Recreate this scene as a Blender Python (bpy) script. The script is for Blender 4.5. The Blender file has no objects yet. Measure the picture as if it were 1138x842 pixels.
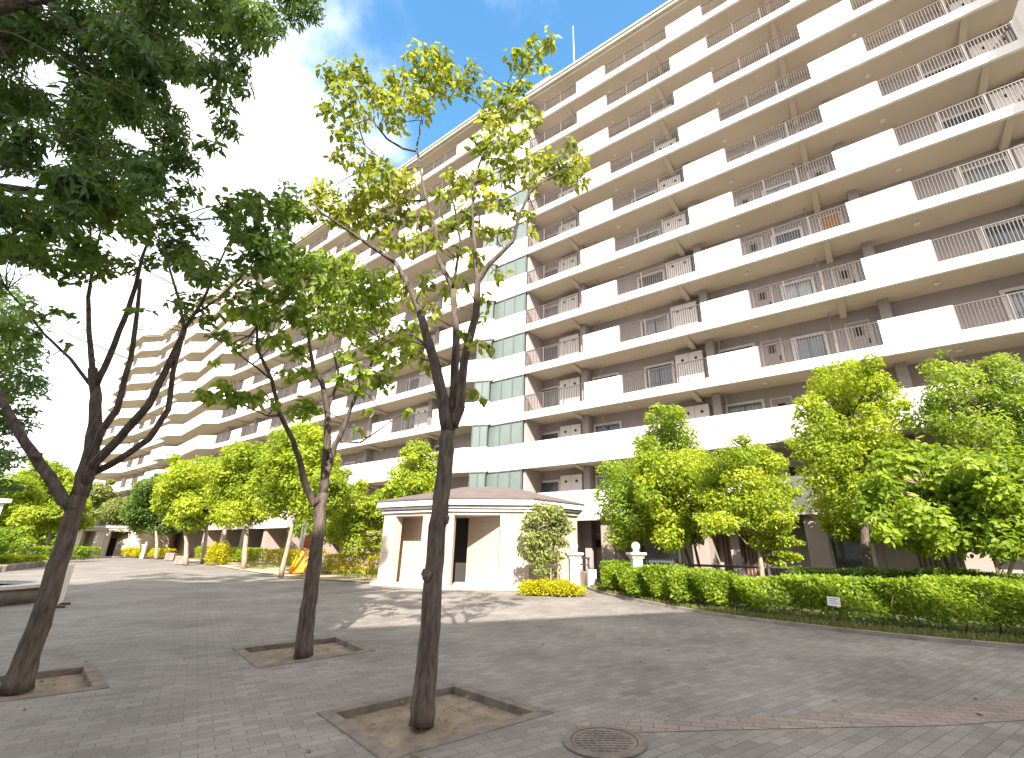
import bpy, math, random
import numpy as np
from mathutils import Matrix, Vector

random.seed(7); RNG = np.random.default_rng(7)
S = bpy.context.scene
COL = S.collection
R = math.radians

# ------------------------------------------------------------------ camera
H = 1.5
PITCH, ROLL = R(20.015), R(0.5)
FPX, CX, CY, PW = 509.03, 600.0, 421.0, 1138.0
cam = bpy.data.cameras.new('camera'); camo = bpy.data.objects.new('camera', cam); COL.objects.link(camo)
_Rt = Vector((1, 0, 0)); _F = Vector((0, math.cos(PITCH), math.sin(PITCH))); _Dn = Vector((0, math.sin(PITCH), -math.cos(PITCH)))
_r2 = _Rt * math.cos(ROLL) + _Dn * -math.sin(ROLL)
_d2 = _Rt * math.sin(ROLL) + _Dn * math.cos(ROLL)
# image x' = c*x - s*y, y' = s*x + c*y with y down
_M = Matrix((_r2, -_d2, -_F)).transposed().to_4x4(); _M.translation = (0, 0, H)
camo.matrix_world = _M
cam.sensor_fit = 'HORIZONTAL'; cam.sensor_width = 36.0
cam.lens = 36.0 * FPX / PW
cam.shift_x = -(CX - 569.0) / PW
cam.clip_start = 0.05; cam.clip_end = 3000
S.camera = camo

# ------------------------------------------------------------------ light and exposure
SUN_AZ, SUN_EL = 173.0, 36.0            # compass direction (clockwise from +Y) the sunlight comes from
w = bpy.data.worlds.new('World'); S.world = w; w.use_nodes = True
nt = w.node_tree; nt.nodes.clear()
def N(t, **k):
    n = nt.nodes.new(t)
    for a, b in k.items(): setattr(n, a, b)
    return n
out = N('ShaderNodeOutputWorld'); bg = N('ShaderNodeBackground'); sky = N('ShaderNodeTexSky')
sky.sky_type = 'NISHITA'; sky.sun_disc = False
sky.sun_elevation = R(SUN_EL); sky.sun_rotation = R(SUN_AZ)
sky.air_density = 1.0; sky.dust_density = 0.6; sky.ozone_density = 1.4
bg.inputs['Strength'].default_value = 0.088
tc = N('ShaderNodeTexCoord'); 
noi = N('ShaderNodeTexNoise'); noi.inputs['Scale'].default_value = 3.4; noi.inputs['Detail'].default_value = 8; noi.inputs['Roughness'].default_value = .56
nt.links.new(tc.outputs['Generated'], noi.inputs['Vector'])
# broken cloud everywhere except for a blue opening high ahead
dot = N('ShaderNodeVectorMath', operation='DOT_PRODUCT'); dot.inputs[1].default_value = Vector((0.13, 0.60, 0.80)).normalized()
nt.links.new(tc.outputs['Generated'], dot.inputs[0])
mr = N('ShaderNodeMapRange'); mr.inputs[1].default_value = 0.74; mr.inputs[2].default_value = 1.0; mr.inputs[3].default_value = 0.24; mr.inputs[4].default_value = -0.26
nt.links.new(dot.outputs['Value'], mr.inputs[0])
add = N('ShaderNodeMath', operation='ADD'); nt.links.new(noi.outputs['Fac'], add.inputs[0]); nt.links.new(mr.outputs[0], add.inputs[1])
cr = N('ShaderNodeMapRange', interpolation_type='SMOOTHSTEP'); cr.inputs[1].default_value = 0.40; cr.inputs[2].default_value = 0.80
nt.links.new(add.outputs[0], cr.inputs[0])
mx = N('ShaderNodeMixRGB'); mx.inputs['Color2'].default_value = (8.6, 8.5, 8.3, 1)
nt.links.new(cr.outputs[0], mx.inputs['Fac']); hs = N('ShaderNodeHueSaturation'); hs.inputs['Saturation'].default_value = 1.12; hs.inputs['Value'].default_value = 1.45; hs.inputs['Hue'].default_value = 0.5
nt.links.new(sky.outputs['Color'], hs.inputs['Color']); tint = N('ShaderNodeMixRGB', blend_type='MULTIPLY'); tint.inputs['Fac'].default_value = 1; tint.inputs['Color2'].default_value = (.80, 1.12, 1.10, 1)
nt.links.new(hs.outputs['Color'], tint.inputs['Color1']); nt.links.new(tint.outputs['Color'], mx.inputs['Color1'])
nt.links.new(mx.outputs['Color'], bg.inputs['Color']); nt.links.new(bg.outputs[0], out.inputs[0])

sun = bpy.data.lights.new('sun', 'SUN'); suno = bpy.data.objects.new('sun', sun); COL.objects.link(suno)
sun.energy = 4.8; sun.angle = R(0.55); sun.color = (1.0, 0.915, 0.80)
_sd = Vector((math.sin(R(SUN_AZ)) * math.cos(R(SUN_EL)), math.cos(R(SUN_AZ)) * math.cos(R(SUN_EL)), math.sin(R(SUN_EL))))
suno.rotation_euler = _sd.to_track_quat('Z', 'Y').to_euler()
suno.location = (0, -20, 40)
S.view_settings.view_transform = 'Standard'; S.view_settings.look = 'None'; S.view_settings.gamma = 1
S.view_settings.exposure = 1.75

# ------------------------------------------------------------------ surveying helper: where a sight line from the viewer is Y metres away
def spot(px, py, Y):
    a = (px - CX) / FPX; b = (py - CY) / FPX
    c, s = math.cos(ROLL), math.sin(ROLL)
    a, b = c * a + s * b, -s * a + c * b
    u = -b; c, s = math.cos(PITCH), math.sin(PITCH)
    d = Vector((a, c - u * s, s + u * c))
    return d * (Y / d.y) + Vector((0, 0, H))
def ground(px, py, z=0.0):
    p = spot(px, py, 1.0) - Vector((0, 0, H))
    return p * ((z - H) / p.z) + Vector((0, 0, H))

# ------------------------------------------------------------------ materials
def mat(name, col, rough=.7, var=.0, scale=4.0, bump=0.0, bscale=30.0, spec=.3, metal=0.0, col2=None, stretch=None):
    m = bpy.data.materials.new(name); m.use_nodes = True; t = m.node_tree
    b = t.nodes['Principled BSDF']
    b.inputs['Roughness'].default_value = rough; b.inputs['Metallic'].default_value = metal
    b.inputs['Specular IOR Level'].default_value = spec
    tc = t.nodes.new('ShaderNodeTexCoord'); vec = tc.outputs['Object']
    if stretch:
        mp = t.nodes.new('ShaderNodeMapping'); mp.inputs['Scale'].default_value = stretch
        t.links.new(vec, mp.inputs[0]); vec = mp.outputs[0]
    if var or col2:
        n = t.nodes.new('ShaderNodeTexNoise'); n.inputs['Scale'].default_value = scale; n.inputs['Detail'].default_value = 6
        t.links.new(vec, n.inputs['Vector'])
        r = t.nodes.new('ShaderNodeValToRGB')
        c2 = col2 or [c * (1 + var) for c in col]
        c1 = col if col2 else [c * (1 - var) for c in col]
        r.color_ramp.elements[0].position = .32; r.color_ramp.elements[1].position = .68
        r.color_ramp.elements[0].color = (*c1, 1); r.color_ramp.elements[1].color = (*c2, 1)
        t.links.new(n.outputs['Fac'], r.inputs[0]); t.links.new(r.outputs[0], b.inputs['Base Color'])
    else:
        b.inputs['Base Color'].default_value = (*col, 1)
    if bump:
        n2 = t.nodes.new('ShaderNodeTexNoise'); n2.inputs['Scale'].default_value = bscale; n2.inputs['Detail'].default_value = 5
        t.links.new(vec, n2.inputs['Vector'])
        bp = t.nodes.new('ShaderNodeBump'); bp.inputs['Strength'].default_value = bump; bp.inputs['Distance'].default_value = .03
        t.links.new(n2.outputs['Fac'], bp.inputs['Height']); t.links.new(bp.outputs[0], b.inputs['Normal'])
    return m

def brick_mat(name, c1, c2, mortar, bw, bh, ms=.006, rot=0., var=.35, rough=.8, bump=.4, offset=.5, plane='xy', squash=1.0):
    m = bpy.data.materials.new(name); m.use_nodes = True; t = m.node_tree
    b = t.nodes['Principled BSDF']; b.inputs['Roughness'].default_value = rough; b.inputs['Specular IOR Level'].default_value = .25
    tc = t.nodes.new('ShaderNodeTexCoord'); mp = t.nodes.new('ShaderNodeMapping')
    mp.inputs['Rotation'].default_value = (R(90) if plane == 'xz' else 0, 0, rot)
    t.links.new(tc.outputs['Object'], mp.inputs[0])
    br = t.nodes.new('ShaderNodeTexBrick'); br.offset = offset
    br.inputs['Scale'].default_value = 1; br.inputs['Brick Width'].default_value = bw; br.inputs['Row Height'].default_value = bh
    br.inputs['Mortar Size'].default_value = ms; br.inputs['Mortar Smooth'].default_value = .3
    br.inputs['Color1'].default_value = (*c1, 1); br.inputs['Color2'].default_value = (*c2, 1); br.inputs['Mortar'].default_value = (*mortar, 1)
    t.links.new(mp.outputs[0], br.inputs['Vector'])
    n = t.nodes.new('ShaderNodeTexNoise'); n.inputs['Scale'].default_value = .55; n.inputs['Detail'].default_value = 8; n.inputs['Roughness'].default_value = .6
    t.links.new(tc.outputs['Object'], n.inputs['Vector'])
    mr = t.nodes.new('ShaderNodeMapRange'); mr.inputs[1].default_value = .3; mr.inputs[2].default_value = .7; mr.inputs[3].default_value = 1 - var; mr.inputs[4].default_value = 1 + var
    t.links.new(n.outputs['Fac'], mr.inputs[0])
    n3 = t.nodes.new('ShaderNodeTexNoise'); n3.inputs['Scale'].default_value = 60; n3.inputs['Detail'].default_value = 3
    t.links.new(tc.outputs['Object'], n3.inputs['Vector'])
    mr3 = t.nodes.new('ShaderNodeMapRange'); mr3.inputs[1].default_value = .3; mr3.inputs[2].default_value = .7; mr3.inputs[3].default_value = .86; mr3.inputs[4].default_value = 1.14
    t.links.new(n3.outputs['Fac'], mr3.inputs[0])
    mu = t.nodes.new('ShaderNodeMath'); mu.operation = 'MULTIPLY'; t.links.new(mr.outputs[0], mu.inputs[0]); t.links.new(mr3.outputs[0], mu.inputs[1])
    mx = t.nodes.new('ShaderNodeMixRGB'); mx.blend_type = 'MULTIPLY'; mx.inputs['Fac'].default_value = 1
    t.links.new(br.outputs['Color'], mx.inputs['Color1']); t.links.new(mu.outputs[0], mx.inputs['Color2'])
    t.links.new(mx.outputs[0], b.inputs['Base Color'])
    bp = t.nodes.new('ShaderNodeBump'); bp.inputs['Strength'].default_value = bump; bp.inputs['Distance'].default_value = .012; bp.invert = True
    t.links.new(br.outputs['Fac'], bp.inputs['Height']); t.links.new(bp.outputs[0], b.inputs['Normal'])
    return m

def leaf_mat(name, c1, c2, trans=.38, c3=None):
    m = bpy.data.materials.new(name); m.use_nodes = True; t = m.node_tree
    b = t.nodes['Principled BSDF']; b.inputs['Roughness'].default_value = .5; b.inputs['Specular IOR Level'].default_value = .35
    at = t.nodes.new('ShaderNodeAttribute'); at.attribute_name = 'tone'
    r = t.nodes.new('ShaderNodeValToRGB')
    r.color_ramp.elements[0].color = (*c1, 1); r.color_ramp.elements[1].color = (*c2, 1)
    if c3:
        e = r.color_ramp.elements.new(.93); e.color = (*c2, 1); r.color_ramp.elements[2].color = (*c3, 1)
    t.links.new(at.outputs['Fac'], r.inputs[0]); t.links.new(r.outputs[0], b.inputs['Base Color'])
    tr = t.nodes.new('ShaderNodeBsdfTranslucent'); br = t.nodes.new('ShaderNodeMixRGB'); br.blend_type = 'MULTIPLY'; br.inputs['Fac'].default_value = 1
    br.inputs['Color2'].default_value = (1.5, 1.45, .7, 1)
    t.links.new(r.outputs[0], br.inputs['Color1']); t.links.new(br.outputs[0], tr.inputs['Color'])
    ms = t.nodes.new('ShaderNodeMixShader'); ms.inputs[0].default_value = trans
    t.links.new(b.outputs[0], ms.inputs[1]); t.links.new(tr.outputs[0], ms.inputs[2])
    t.links.new(ms.outputs[0], t.nodes['Material Output'].inputs['Surface'])
    return m

M = {}
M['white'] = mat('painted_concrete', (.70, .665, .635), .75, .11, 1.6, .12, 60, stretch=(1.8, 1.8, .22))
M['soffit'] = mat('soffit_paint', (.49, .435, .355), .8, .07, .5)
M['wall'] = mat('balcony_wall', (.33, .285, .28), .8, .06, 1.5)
M['wall2'] = mat('ground_wall', (.29, .235, .215), .8, .08, 1.5)
M['rail'] = mat('railing_metal', (.06, .048, .045), .45, spec=.5)
M['railpost'] = mat('railing_post', (.13, .105, .10), .45, spec=.5)
M['door'] = mat('door_steel', (.30, .25, .235), .5, spec=.5)
M['door_o'] = mat('door_wood', (.36, .16, .07), .5, .2, 8)
M['slat'] = mat('slat_wood', (.15, .07, .04), .6, .2, 8)
M['panel'] = mat('utility_white', (.72, .66, .62), .5)
M['dark'] = mat('dark_hole', (.03, .027, .025), .6)
M['frame'] = mat('window_surround', (.62, .56, .53), .6)
M['sash'] = mat('window_sash', (.10, .09, .09), .4, spec=.5)
M['glass'] = mat('window_glass', (.10, .13, .17), .08, spec=.8)
M['curtain'] = mat('window_glass_curtained', (.34, .38, .40), .15, .12, 3, spec=.6)
M['stair_glass'] = mat('frosted_stair_glass', (.125, .158, .150), .3, .08, .8, spec=.4)
M['mullion'] = mat('mullion', (.10, .105, .10), .4, spec=.5)
M['pipe_dark'] = mat('pipe_brown', (.13, .075, .055), .5)
M['pipe'] = mat('pipe_beige', (.33, .27, .22), .5)
M['roof'] = mat('roof_metal', (.60, .57, .54), .5)
M['pav_roof'] = mat('pavilion_roof', (.105, .085, .08), .75, .15, 2, .2, 20)
M['stone'] = mat('granite', (.48, .44, .41), .75, .14, 9, .2, 60)
M['tile'] = brick_mat('wall_tile', (.50, .41, .33), (.46, .38, .305), (.30, .24, .195), 1.2, .6, .008, 0, .07, .6, .15, 0, 'xz')
M['paving'] = brick_mat('block_paving', (.143, .128, .116), (.196, .180, .167), (.108, .097, .089), .22, .11, .005, R(-35), .30, bump=.3)
M['paving_red'] = brick_mat('red_block_paving', (.172, .137, .122), (.222, .182, .163), (.108, .088, .078), .22, .11, .006, R(12), .30)
M['soil'] = mat('soil', (.15, .115, .085), .95, .3, 3, .6, 25)
M['sand'] = mat('sandy_soil', (.34, .27, .20), .95, .2, 1.5, .4, 30)
M['pitsoil'] = mat('pit_soil', (.20, .155, .115), .95, .3, 5, .8, 18)
M['edging'] = mat('edging_stone', (.145, .118, .10), .85, .3, 6, .4, 40)
M['kerb'] = mat('kerb_concrete', (.20, .17, .15), .85, .25, 3, .3, 40)
M['iron'] = mat('cast_iron', (.125, .105, .093), .65, .25, 6, .3, 50)
M['bark'] = mat('bark_dark', (.05, .038, .031), .9, col2=(.14, .108, .088), scale=7, bump=.9, bscale=16, stretch=(3, 3, .7))
M['bark_p'] = mat('bark_pale', (.20, .155, .12), .9, col2=(.36, .29, .23), scale=7, bump=.7, bscale=16, stretch=(3, 3, .8))
M['leaf_plaza'] = leaf_mat('leaf_plaza', (.12, .165, .022), (.30, .34, .05), .48, (.38, .36, .08))
M['leaf_mid'] = leaf_mat('leaf_mid', (.11, .18, .02), (.26, .34, .04), .48)
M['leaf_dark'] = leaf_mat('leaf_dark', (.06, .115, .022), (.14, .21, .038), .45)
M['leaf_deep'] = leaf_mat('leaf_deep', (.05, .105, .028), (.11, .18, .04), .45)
M['leaf_bright'] = leaf_mat('leaf_bright', (.16, .235, .016), (.36, .42, .030), .48)
M['leaf_green'] = leaf_mat('leaf_green', (.12, .20, .018), (.28, .36, .032), .48)
M['leaf_yellow'] = leaf_mat('leaf_yellow', (.32, .32, .012), (.52, .47, .02), .4)
M['leaf_pale'] = leaf_mat('leaf_pale', (.14, .18, .05), (.24, .27, .08), .40)
M['grass'] = leaf_mat('grass', (.10, .13, .03), (.22, .22, .07), .3)

# ------------------------------------------------------------------ mesh helpers
class MB:
    def __init__(s): s.v = []; s.f = []; s.mi = []
    def add(s, vs, fs, mi=0):
        o = len(s.v); s.v += [tuple(v) for v in vs]; s.f += [tuple(i + o for i in f) for f in fs]; s.mi += [mi] * len(fs); return s
    def box(s, x0, x1, y0, y1, z0, z1, mi=0):
        return s.add([(x0, y0, z0), (x1, y0, z0), (x1, y1, z0), (x0, y1, z0), (x0, y0, z1), (x1, y0, z1), (x1, y1, z1), (x0, y1, z1)],
                     [(0, 3, 2, 1), (4, 5, 6, 7), (0, 1, 5, 4), (1, 2, 6, 5), (2, 3, 7, 6), (3, 0, 4, 7)], mi)
    def prism(s, poly, z0, z1, mi=0):
        n = len(poly); vs = [(x, y, z0) for x, y in poly] + [(x, y, z1) for x, y in poly]
        fs = [tuple(range(n))[::-1], tuple(range(n, 2 * n))] + [(i, (i + 1) % n, n + (i + 1) % n, n + i) for i in range(n)]
        return s.add(vs, fs, mi)
    def tube(s, pts, rad, sides=8, cap=True, mi=0, wob=0.0):
        pts = [Vector(p) for p in pts]; n = len(pts)
        ref = Vector((0.13, 0.92, 0.37)); vs = []
        for i, p in enumerate(pts):
            d = (pts[min(i + 1, n - 1)] - pts[max(i - 1, 0)])
            d = d.normalized() if d.length > 1e-9 else Vector((0, 0, 1))
            a = d.cross(ref); a = a.normalized() if a.length > 1e-4 else d.orthogonal().normalized()
            b = d.cross(a); ref = b.cross(d) if False else ref
            for k in range(sides):
                t = 2 * math.pi * k / sides; r = rad[i] * (1 + (random.uniform(-wob, wob) if wob else 0))
                vs.append(p + a * (math.cos(t) * r) + b * (math.sin(t) * r))
        fs = []
        for i in range(n - 1):
            for k in range(sides):
                k2 = (k + 1) % sides; fs.append((i * sides + k, i * sides + k2, (i + 1) * sides + k2, (i + 1) * sides + k))
        if cap: fs += [tuple(range(sides))[::-1], tuple(range((n - 1) * sides, n * sides))]
        return s.add(vs, fs, mi)
    def lathe(s, prof, sides=20, c=(0, 0, 0), mi=0, a0=0.0, smooth=True):
        n = len(prof); vs = []
        for r, z in prof:
            for k in range(sides):
                t = a0 + 2 * math.pi * k / sides; vs.append((c[0] + r * math.cos(t), c[1] + r * math.sin(t), c[2] + z))
        fs = []
        for i in range(n - 1):
            for k in range(sides):
                k2 = (k + 1) % sides; fs.append((i * sides + k, i * sides + k2, (i + 1) * sides + k2, (i + 1) * sides + k))
        fs += [tuple(range(sides))[::-1], tuple(range((n - 1) * sides, n * sides))]
        return s.add(vs, fs, mi)
    def mesh(s, name, mats, smooth=False):
        me = bpy.data.meshes.new(name); me.from_pydata(s.v, [], s.f)
        for m in (mats if isinstance(mats, (list, tuple)) else [mats]): me.materials.append(m)
        if any(s.mi): me.polygons.foreach_set('material_index', s.mi)
        if smooth: me.polygons.foreach_set('use_smooth', [True] * len(s.f))
        me.update(); return me
    def build(s, name, mats, parent=None, smooth=False, loc=None):
        return link(name, s.mesh(name, mats, smooth), parent, loc)
def link(name, me, parent=None, loc=None):
    o = bpy.data.objects.new(name, me); COL.objects.link(o)
    if parent: o.parent = parent
    if loc is not None: o.location = loc
    return o
def tag(o, label=None, cat=None, group=None, kind=None):
    if label: o['label'] = label
    if cat: o['category'] = cat
    if group: o['group'] = group
    if kind: o['kind'] = kind
    return o
def thing(name, label, cat, loc=(0, 0, 0), rz=0, group=None):
    o = bpy.data.objects.new(name, None); COL.objects.link(o); o.location = loc; o.rotation_euler = (0, 0, rz)
    o.empty_display_size = .3
    return tag(o, label, cat, group)
def copy_tree(o, parent=None, kids=None):
    c = o.copy(); COL.objects.link(c); c.parent = parent
    for ch in [x for x in list(COL.objects) if x.parent == o]: copy_tree(ch, c)
    return c
def bevel(o, wd=.01, seg=2):
    m = o.modifiers.new('edge', 'BEVEL'); m.width = wd; m.segments = seg; m.limit_method = 'ANGLE'; return o

def leaf_mesh(name, C, L, W, material, droop=.3, tone=None, D=None, lv=.35, wood=None, bark=None, OUT=None):
    """C: (n,3) leaf base points. each leaf two folded faces of six points"""
    C = np.asarray(C, float); n = len(C); rg = RNG
    if D is None:
        az = rg.uniform(0, 2 * np.pi, n); el = rg.normal(-droop, .45, n)
        D = np.stack([np.cos(az) * np.cos(el), np.sin(az) * np.cos(el), np.sin(el)], 1)
    D = D / np.linalg.norm(D, axis=1, keepdims=True)
    up = rg.normal(0, .45, (n, 3)) + [0, 0, 1.0]
    if OUT is not None: up = OUT * 1.0 + rg.normal(0, .42, (n, 3)) + [0, 0, .45]
    Sd = np.cross(D, up); Sd /= np.linalg.norm(Sd, axis=1, keepdims=True) + 1e-9
    Nn = np.cross(Sd, D)
    l = (L * rg.uniform(1 - lv, 1 + lv, n))[:, None]; wd = l * (W / L) * .5
    tip = C + D * l - np.array([0, 0, 1]) * l * .12
    a1 = C + D * l * .3; a2 = C + D * l * .68 - np.array([0, 0, 1]) * l * .04
    up_ = Nn * wd * .35
    V = np.stack([C, a1 + Sd * wd + up_, a2 + Sd * wd * .8 + up_, tip, a2 - Sd * wd * .8 + up_, a1 - Sd * wd + up_], 1).reshape(-1, 3)
    base = (np.arange(n) * 6)[:, None]
    F = np.concatenate([base + [0, 1, 2, 3], base + [0, 3, 4, 5]], 1).reshape(-1)
    me = bpy.data.meshes.new(name)
    nl = len(V); nw = 0
    if wood is not None and wood.v:
        V = np.concatenate([V, np.array([tuple(q) for q in wood.v])]); WF = np.array(wood.f, int) + nl; nw = len(WF)
        F = np.concatenate([F, WF.reshape(-1)])
    me.vertices.add(len(V)); me.vertices.foreach_set('co', V.reshape(-1).astype(np.float32))
    me.loops.add(len(F)); me.loops.foreach_set('vertex_index', F.astype(np.int32))
    me.polygons.add(2 * n + nw); me.polygons.foreach_set('loop_start', np.arange(0, 4 * (2 * n + nw), 4, dtype=np.int32))
    at = me.attributes.new('tone', 'FLOAT', 'POINT')
    tn = np.clip((tone if tone is not None else rg.uniform(0, 1, n)), 0, 1)
    at.data.foreach_set('value', np.concatenate([np.repeat(tn, 6), np.zeros(len(V) - nl)]).astype(np.float32))
    me.materials.append(material)
    if nw:
        me.materials.append(bark)
        me.polygons.foreach_set('material_index', np.concatenate([np.zeros(2 * n, np.int32), np.ones(nw, np.int32)]))
    me.update(calc_edges=True)
    return me

def lobe_points(c, r, n, flat=.8, shell=.55):
    """points in a flattened ball, thicker towards its skin"""
    d = RNG.normal(0, 1, (n, 3)); d /= np.linalg.norm(d, axis=1, keepdims=True)
    rr = RNG.uniform(shell ** 3, 1, n) ** (1 / 3)
    k = int(n * .25); rr[:k] = RNG.uniform(0, 1, k) ** .5
    p = d * rr[:, None] * r; p[:, 2] *= flat
    return p + np.asarray(c)

def wobble(p0, p1, n=4, amp=.08):
    p0, p1 = Vector(p0), Vector(p1); L = (p1 - p0).length; out = [p0]
    for i in range(1, n):
        out.append(p0.lerp(p1, i / n) + Vector((random.uniform(-1, 1), random.uniform(-1, 1), random.uniform(-.6, 1))) * amp * L)
    return out + [p1]

# ================================================================== GROUND
gd = MB(); gd.add([(-700, -700, -.15), (700, -700, -.15), (700, 900, -.15), (-700, 900, -.15)], [(0, 1, 2, 3)])
tag(gd.build('ground', M['soil']), kind='structure')
PITS = [[(-1.12, 4.12), (.16, 5.2), (-.95, 6.2), (-2.08, 5.14)], [(-3.57, 6.75), (-2.43, 7.85), (-3.42, 9.02), (-4.65, 7.95)], [(-5.9, 4.9), (-4.68, 5.88), (-5.76, 6.9), (-6.95, 5.9)]]
def inset_quad(c, d):
    c = [Vector((*q, 0)) for q in c]; o = []
    for i in range(4):
        a, p, q = c[i - 1], c[i], c[(i + 1) % 4]; t1 = (p - a).normalized(); t2 = (q - p).normalized(); o.append(p + (t2 - t1) * d)
    return o
from mathutils.geometry import tessellate_polygon
_loops = [[Vector((-260, -40, 0)), Vector((40, -40, 0)), Vector((40, 36, 0)), Vector((-260, 300, 0))]] + [inset_quad(c, .005) for c in PITS]
_tri = tessellate_polygon(_loops); _vs = [v for l in _loops for v in l]
def _up(f):
    a, b_, c = (_vs[i] for i in f); return f if (b_ - a).cross(c - a).z > 0 else f[::-1]
pv = MB(); pv.add([tuple(v) for v in _vs], [_up(f) for f in _tri])
tag(pv.build('plaza_paving', M['paving']), kind='structure')
# reddish band of blocks crossing the near right
band = [(640, 803), (700, 800), (800, 797), (915, 793), (1046, 785), (1138, 772), (1300, 752), (1330, 775), (1138, 800), (1046, 806), (930, 808), (800, 811), (700, 814), (640, 818)]
bm_ = MB(); bm_.add([tuple(ground(x, y, .004)) for x, y in band], [tuple(range(len(band)))[::-1]])
tag(bm_.build('paving_band', M['paving_red']), kind='structure')

KERB = [(1.55, 21.5), (1.95, 17.6), (2.55, 15.5), (3.9, 12.05), (5.3, 10.3), (6.5, 9.15), (7.8, 8.3), (9.6, 7.3), (13.5, 5.0), (19, 1.5), (27, -4)]
def offs(line, d):
    o = []
    for i, p in enumerate(line):
        a = Vector(line[max(i - 1, 0)]); b = Vector(line[min(i + 1, len(line) - 1)]); t = (b - a).normalized()
        o.append((p[0] - t.y * d, p[1] + t.x * d))     # left of travel = away from the plaza
    return o
def densify(line, step=.4):
    o = []
    for a, b in zip(line[:-1], line[1:]):
        n = max(1, int(math.dist(a, b) / step))
        o += [(a[0] + (b[0] - a[0]) * i / n, a[1] + (b[1] - a[1]) * i / n) for i in range(n)]
    return o + [line[-1]]
def smooth_line(line, it=2):
    for _ in range(it):
        o = [line[0]]
        for a, b in zip(line[:-1], line[1:]):
            o += [(a[0] * .75 + b[0] * .25, a[1] * .75 + b[1] * .25), (a[0] * .25 + b[0] * .75, a[1] * .25 + b[1] * .75)]
        line = o + [line[-1]]
    return line
KS = smooth_line(KERB)
def strip(line, d0, d1, z0, z1, name, m, kind='structure'):
    a, b = offs(line, d0), offs(line, d1); mb = MB(); n = len(line)
    vs = [(x, y, z0) for x, y in a] + [(x, y, z1) for x, y in a] + [(x, y, z1) for x, y in b] + [(x, y, z0) for x, y in b]
    fs = []
    for i in range(n - 1):
        fs += [(i, i + 1, n + i + 1, n + i), (n + i, n + i + 1, 2 * n + i + 1, 2 * n + i), (2 * n + i, 2 * n + i + 1, 3 * n + i + 1, 3 * n + i)]
    mb.add(vs, fs); o = mb.build(name, m); tag(o, kind=kind); return o
strip(KS, 0, .12, 0, .07, 'kerb', M['kerb'])
bed = offs(KS, .12); mb = MB(); far = [(40, 3), (60, 12), (30, 34), (0.9, 27.5)]
mb.add([(x, y, .05) for x, y in bed] + [(x, y, .05) for x, y in far], [tuple(range(len(bed) + len(far)))])
tag(mb.build('planting_bed', mat('bed_soil', (.055, .045, .03), .95, col2=(.06, .075, .028), scale=2.5, bump=.6, bscale=20)), kind='structure')
lb = [tuple(ground(x, y, .02)) for x, y in ((-400, 690), (-60, 640), (0, 635), (46, 628), (80, 612.5), (96, 608.6))]
mb = MB(); mb.add(lb + [(-200, 240, .02), (-260, 60, .02)], [tuple(range(8))[::-1]]); tag(mb.build('lawn', mat('lawn_green', (.07, .085, .025), .95, col2=(.11, .12, .04), scale=1.2, bump=.6, bscale=14)), kind='structure')
# sandy bed left of the entrance pavilion, along the drive
sb = [(-6.9, 20.6), (-10.5, 22.6), (-14.8, 26.5), (-27.9, 40.0), (-52, 65), (-75, 91), (-60, 110), (-40, 75), (-2, 34), (-3.0, 24.5)]
mb = MB(); mb.add([(x, y, .03) for x, y in sb], [tuple(range(len(sb)))[::-1]])
tag(mb.build('sandy_bed', M['sand']), kind='structure')

# grass tufts along the hedge kerb and on the sandy bed
def grass_pts(n):
    line = densify(KS, .1); pts = []
    o1 = [offs(line, d) for d in (.15, .28, .42, .55)]
    for _ in range(n):
        k = random.randrange(4); i = random.randrange(len(line)); p = o1[k][i]
        if p[0] > 15: continue
        pts.append((p[0] + random.gauss(0, .05), p[1] + random.gauss(0, .05), .05))
    return np.array(pts)
gp = grass_pts(16000); dd = RNG.normal(0, .45, (len(gp), 3)) + [0, 0, 1.0]
tag(link('grass', leaf_mesh('grass', gp, .13, .012, M['grass'], D=dd)), kind='stuff')
gp = []
while len(gp) < 7000:
    x = random.uniform(-22, -6.5); y = random.uniform(21, 34)
    ctr = 20.9 + (-6.6 - x) * .8
    if y > ctr + .5 + random.random() * 1.5 and y < ctr + 7 and (math.sin(x * 1.3) + math.sin(y * 1.7 + x)) > -.4: gp.append((x, y, .03))
gp = np.array(gp); dd = RNG.normal(0, .5, (len(gp), 3)) + [0, 0, 1.0]
tag(link('grass', leaf_mesh('grass', gp, .16, .03, M['grass'], D=dd)), kind='stuff')

fl = np.stack([RNG.uniform(-9, 9, 60), RNG.uniform(3.5, 16, 60), np.full(60, .012)], 1)
pit_l = np.concatenate([np.stack([RNG.normal(c[0], .4, 40), RNG.normal(c[1], .4, 40), np.full(40, -.02)], 1) for c in ((-.97, 5.17), (-3.5, 7.9), (-5.8, 5.9))])
fl = np.concatenate([fl, pit_l]); dd = RNG.normal(0, 1, (len(fl), 3)); dd[:, 2] = np.abs(dd[:, 2]) * .12
tag(link('fallen_leaves', leaf_mesh('fallen_leaves', fl, .055, .03, leaf_mat('leaf_litter', (.13, .085, .04), (.20, .19, .06), .2), D=dd)), kind='stuff')

# ================================================================== APARTMENT BLOCKS
FH, Z0, PT = 2.9, -0.172, 1.489
zk = lambda k: Z0 + FH * k
BAND = .45
SHARED = {}
def shared(key, fn):
    if key not in SHARED: SHARED[key] = fn()
    return SHARED[key]

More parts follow.
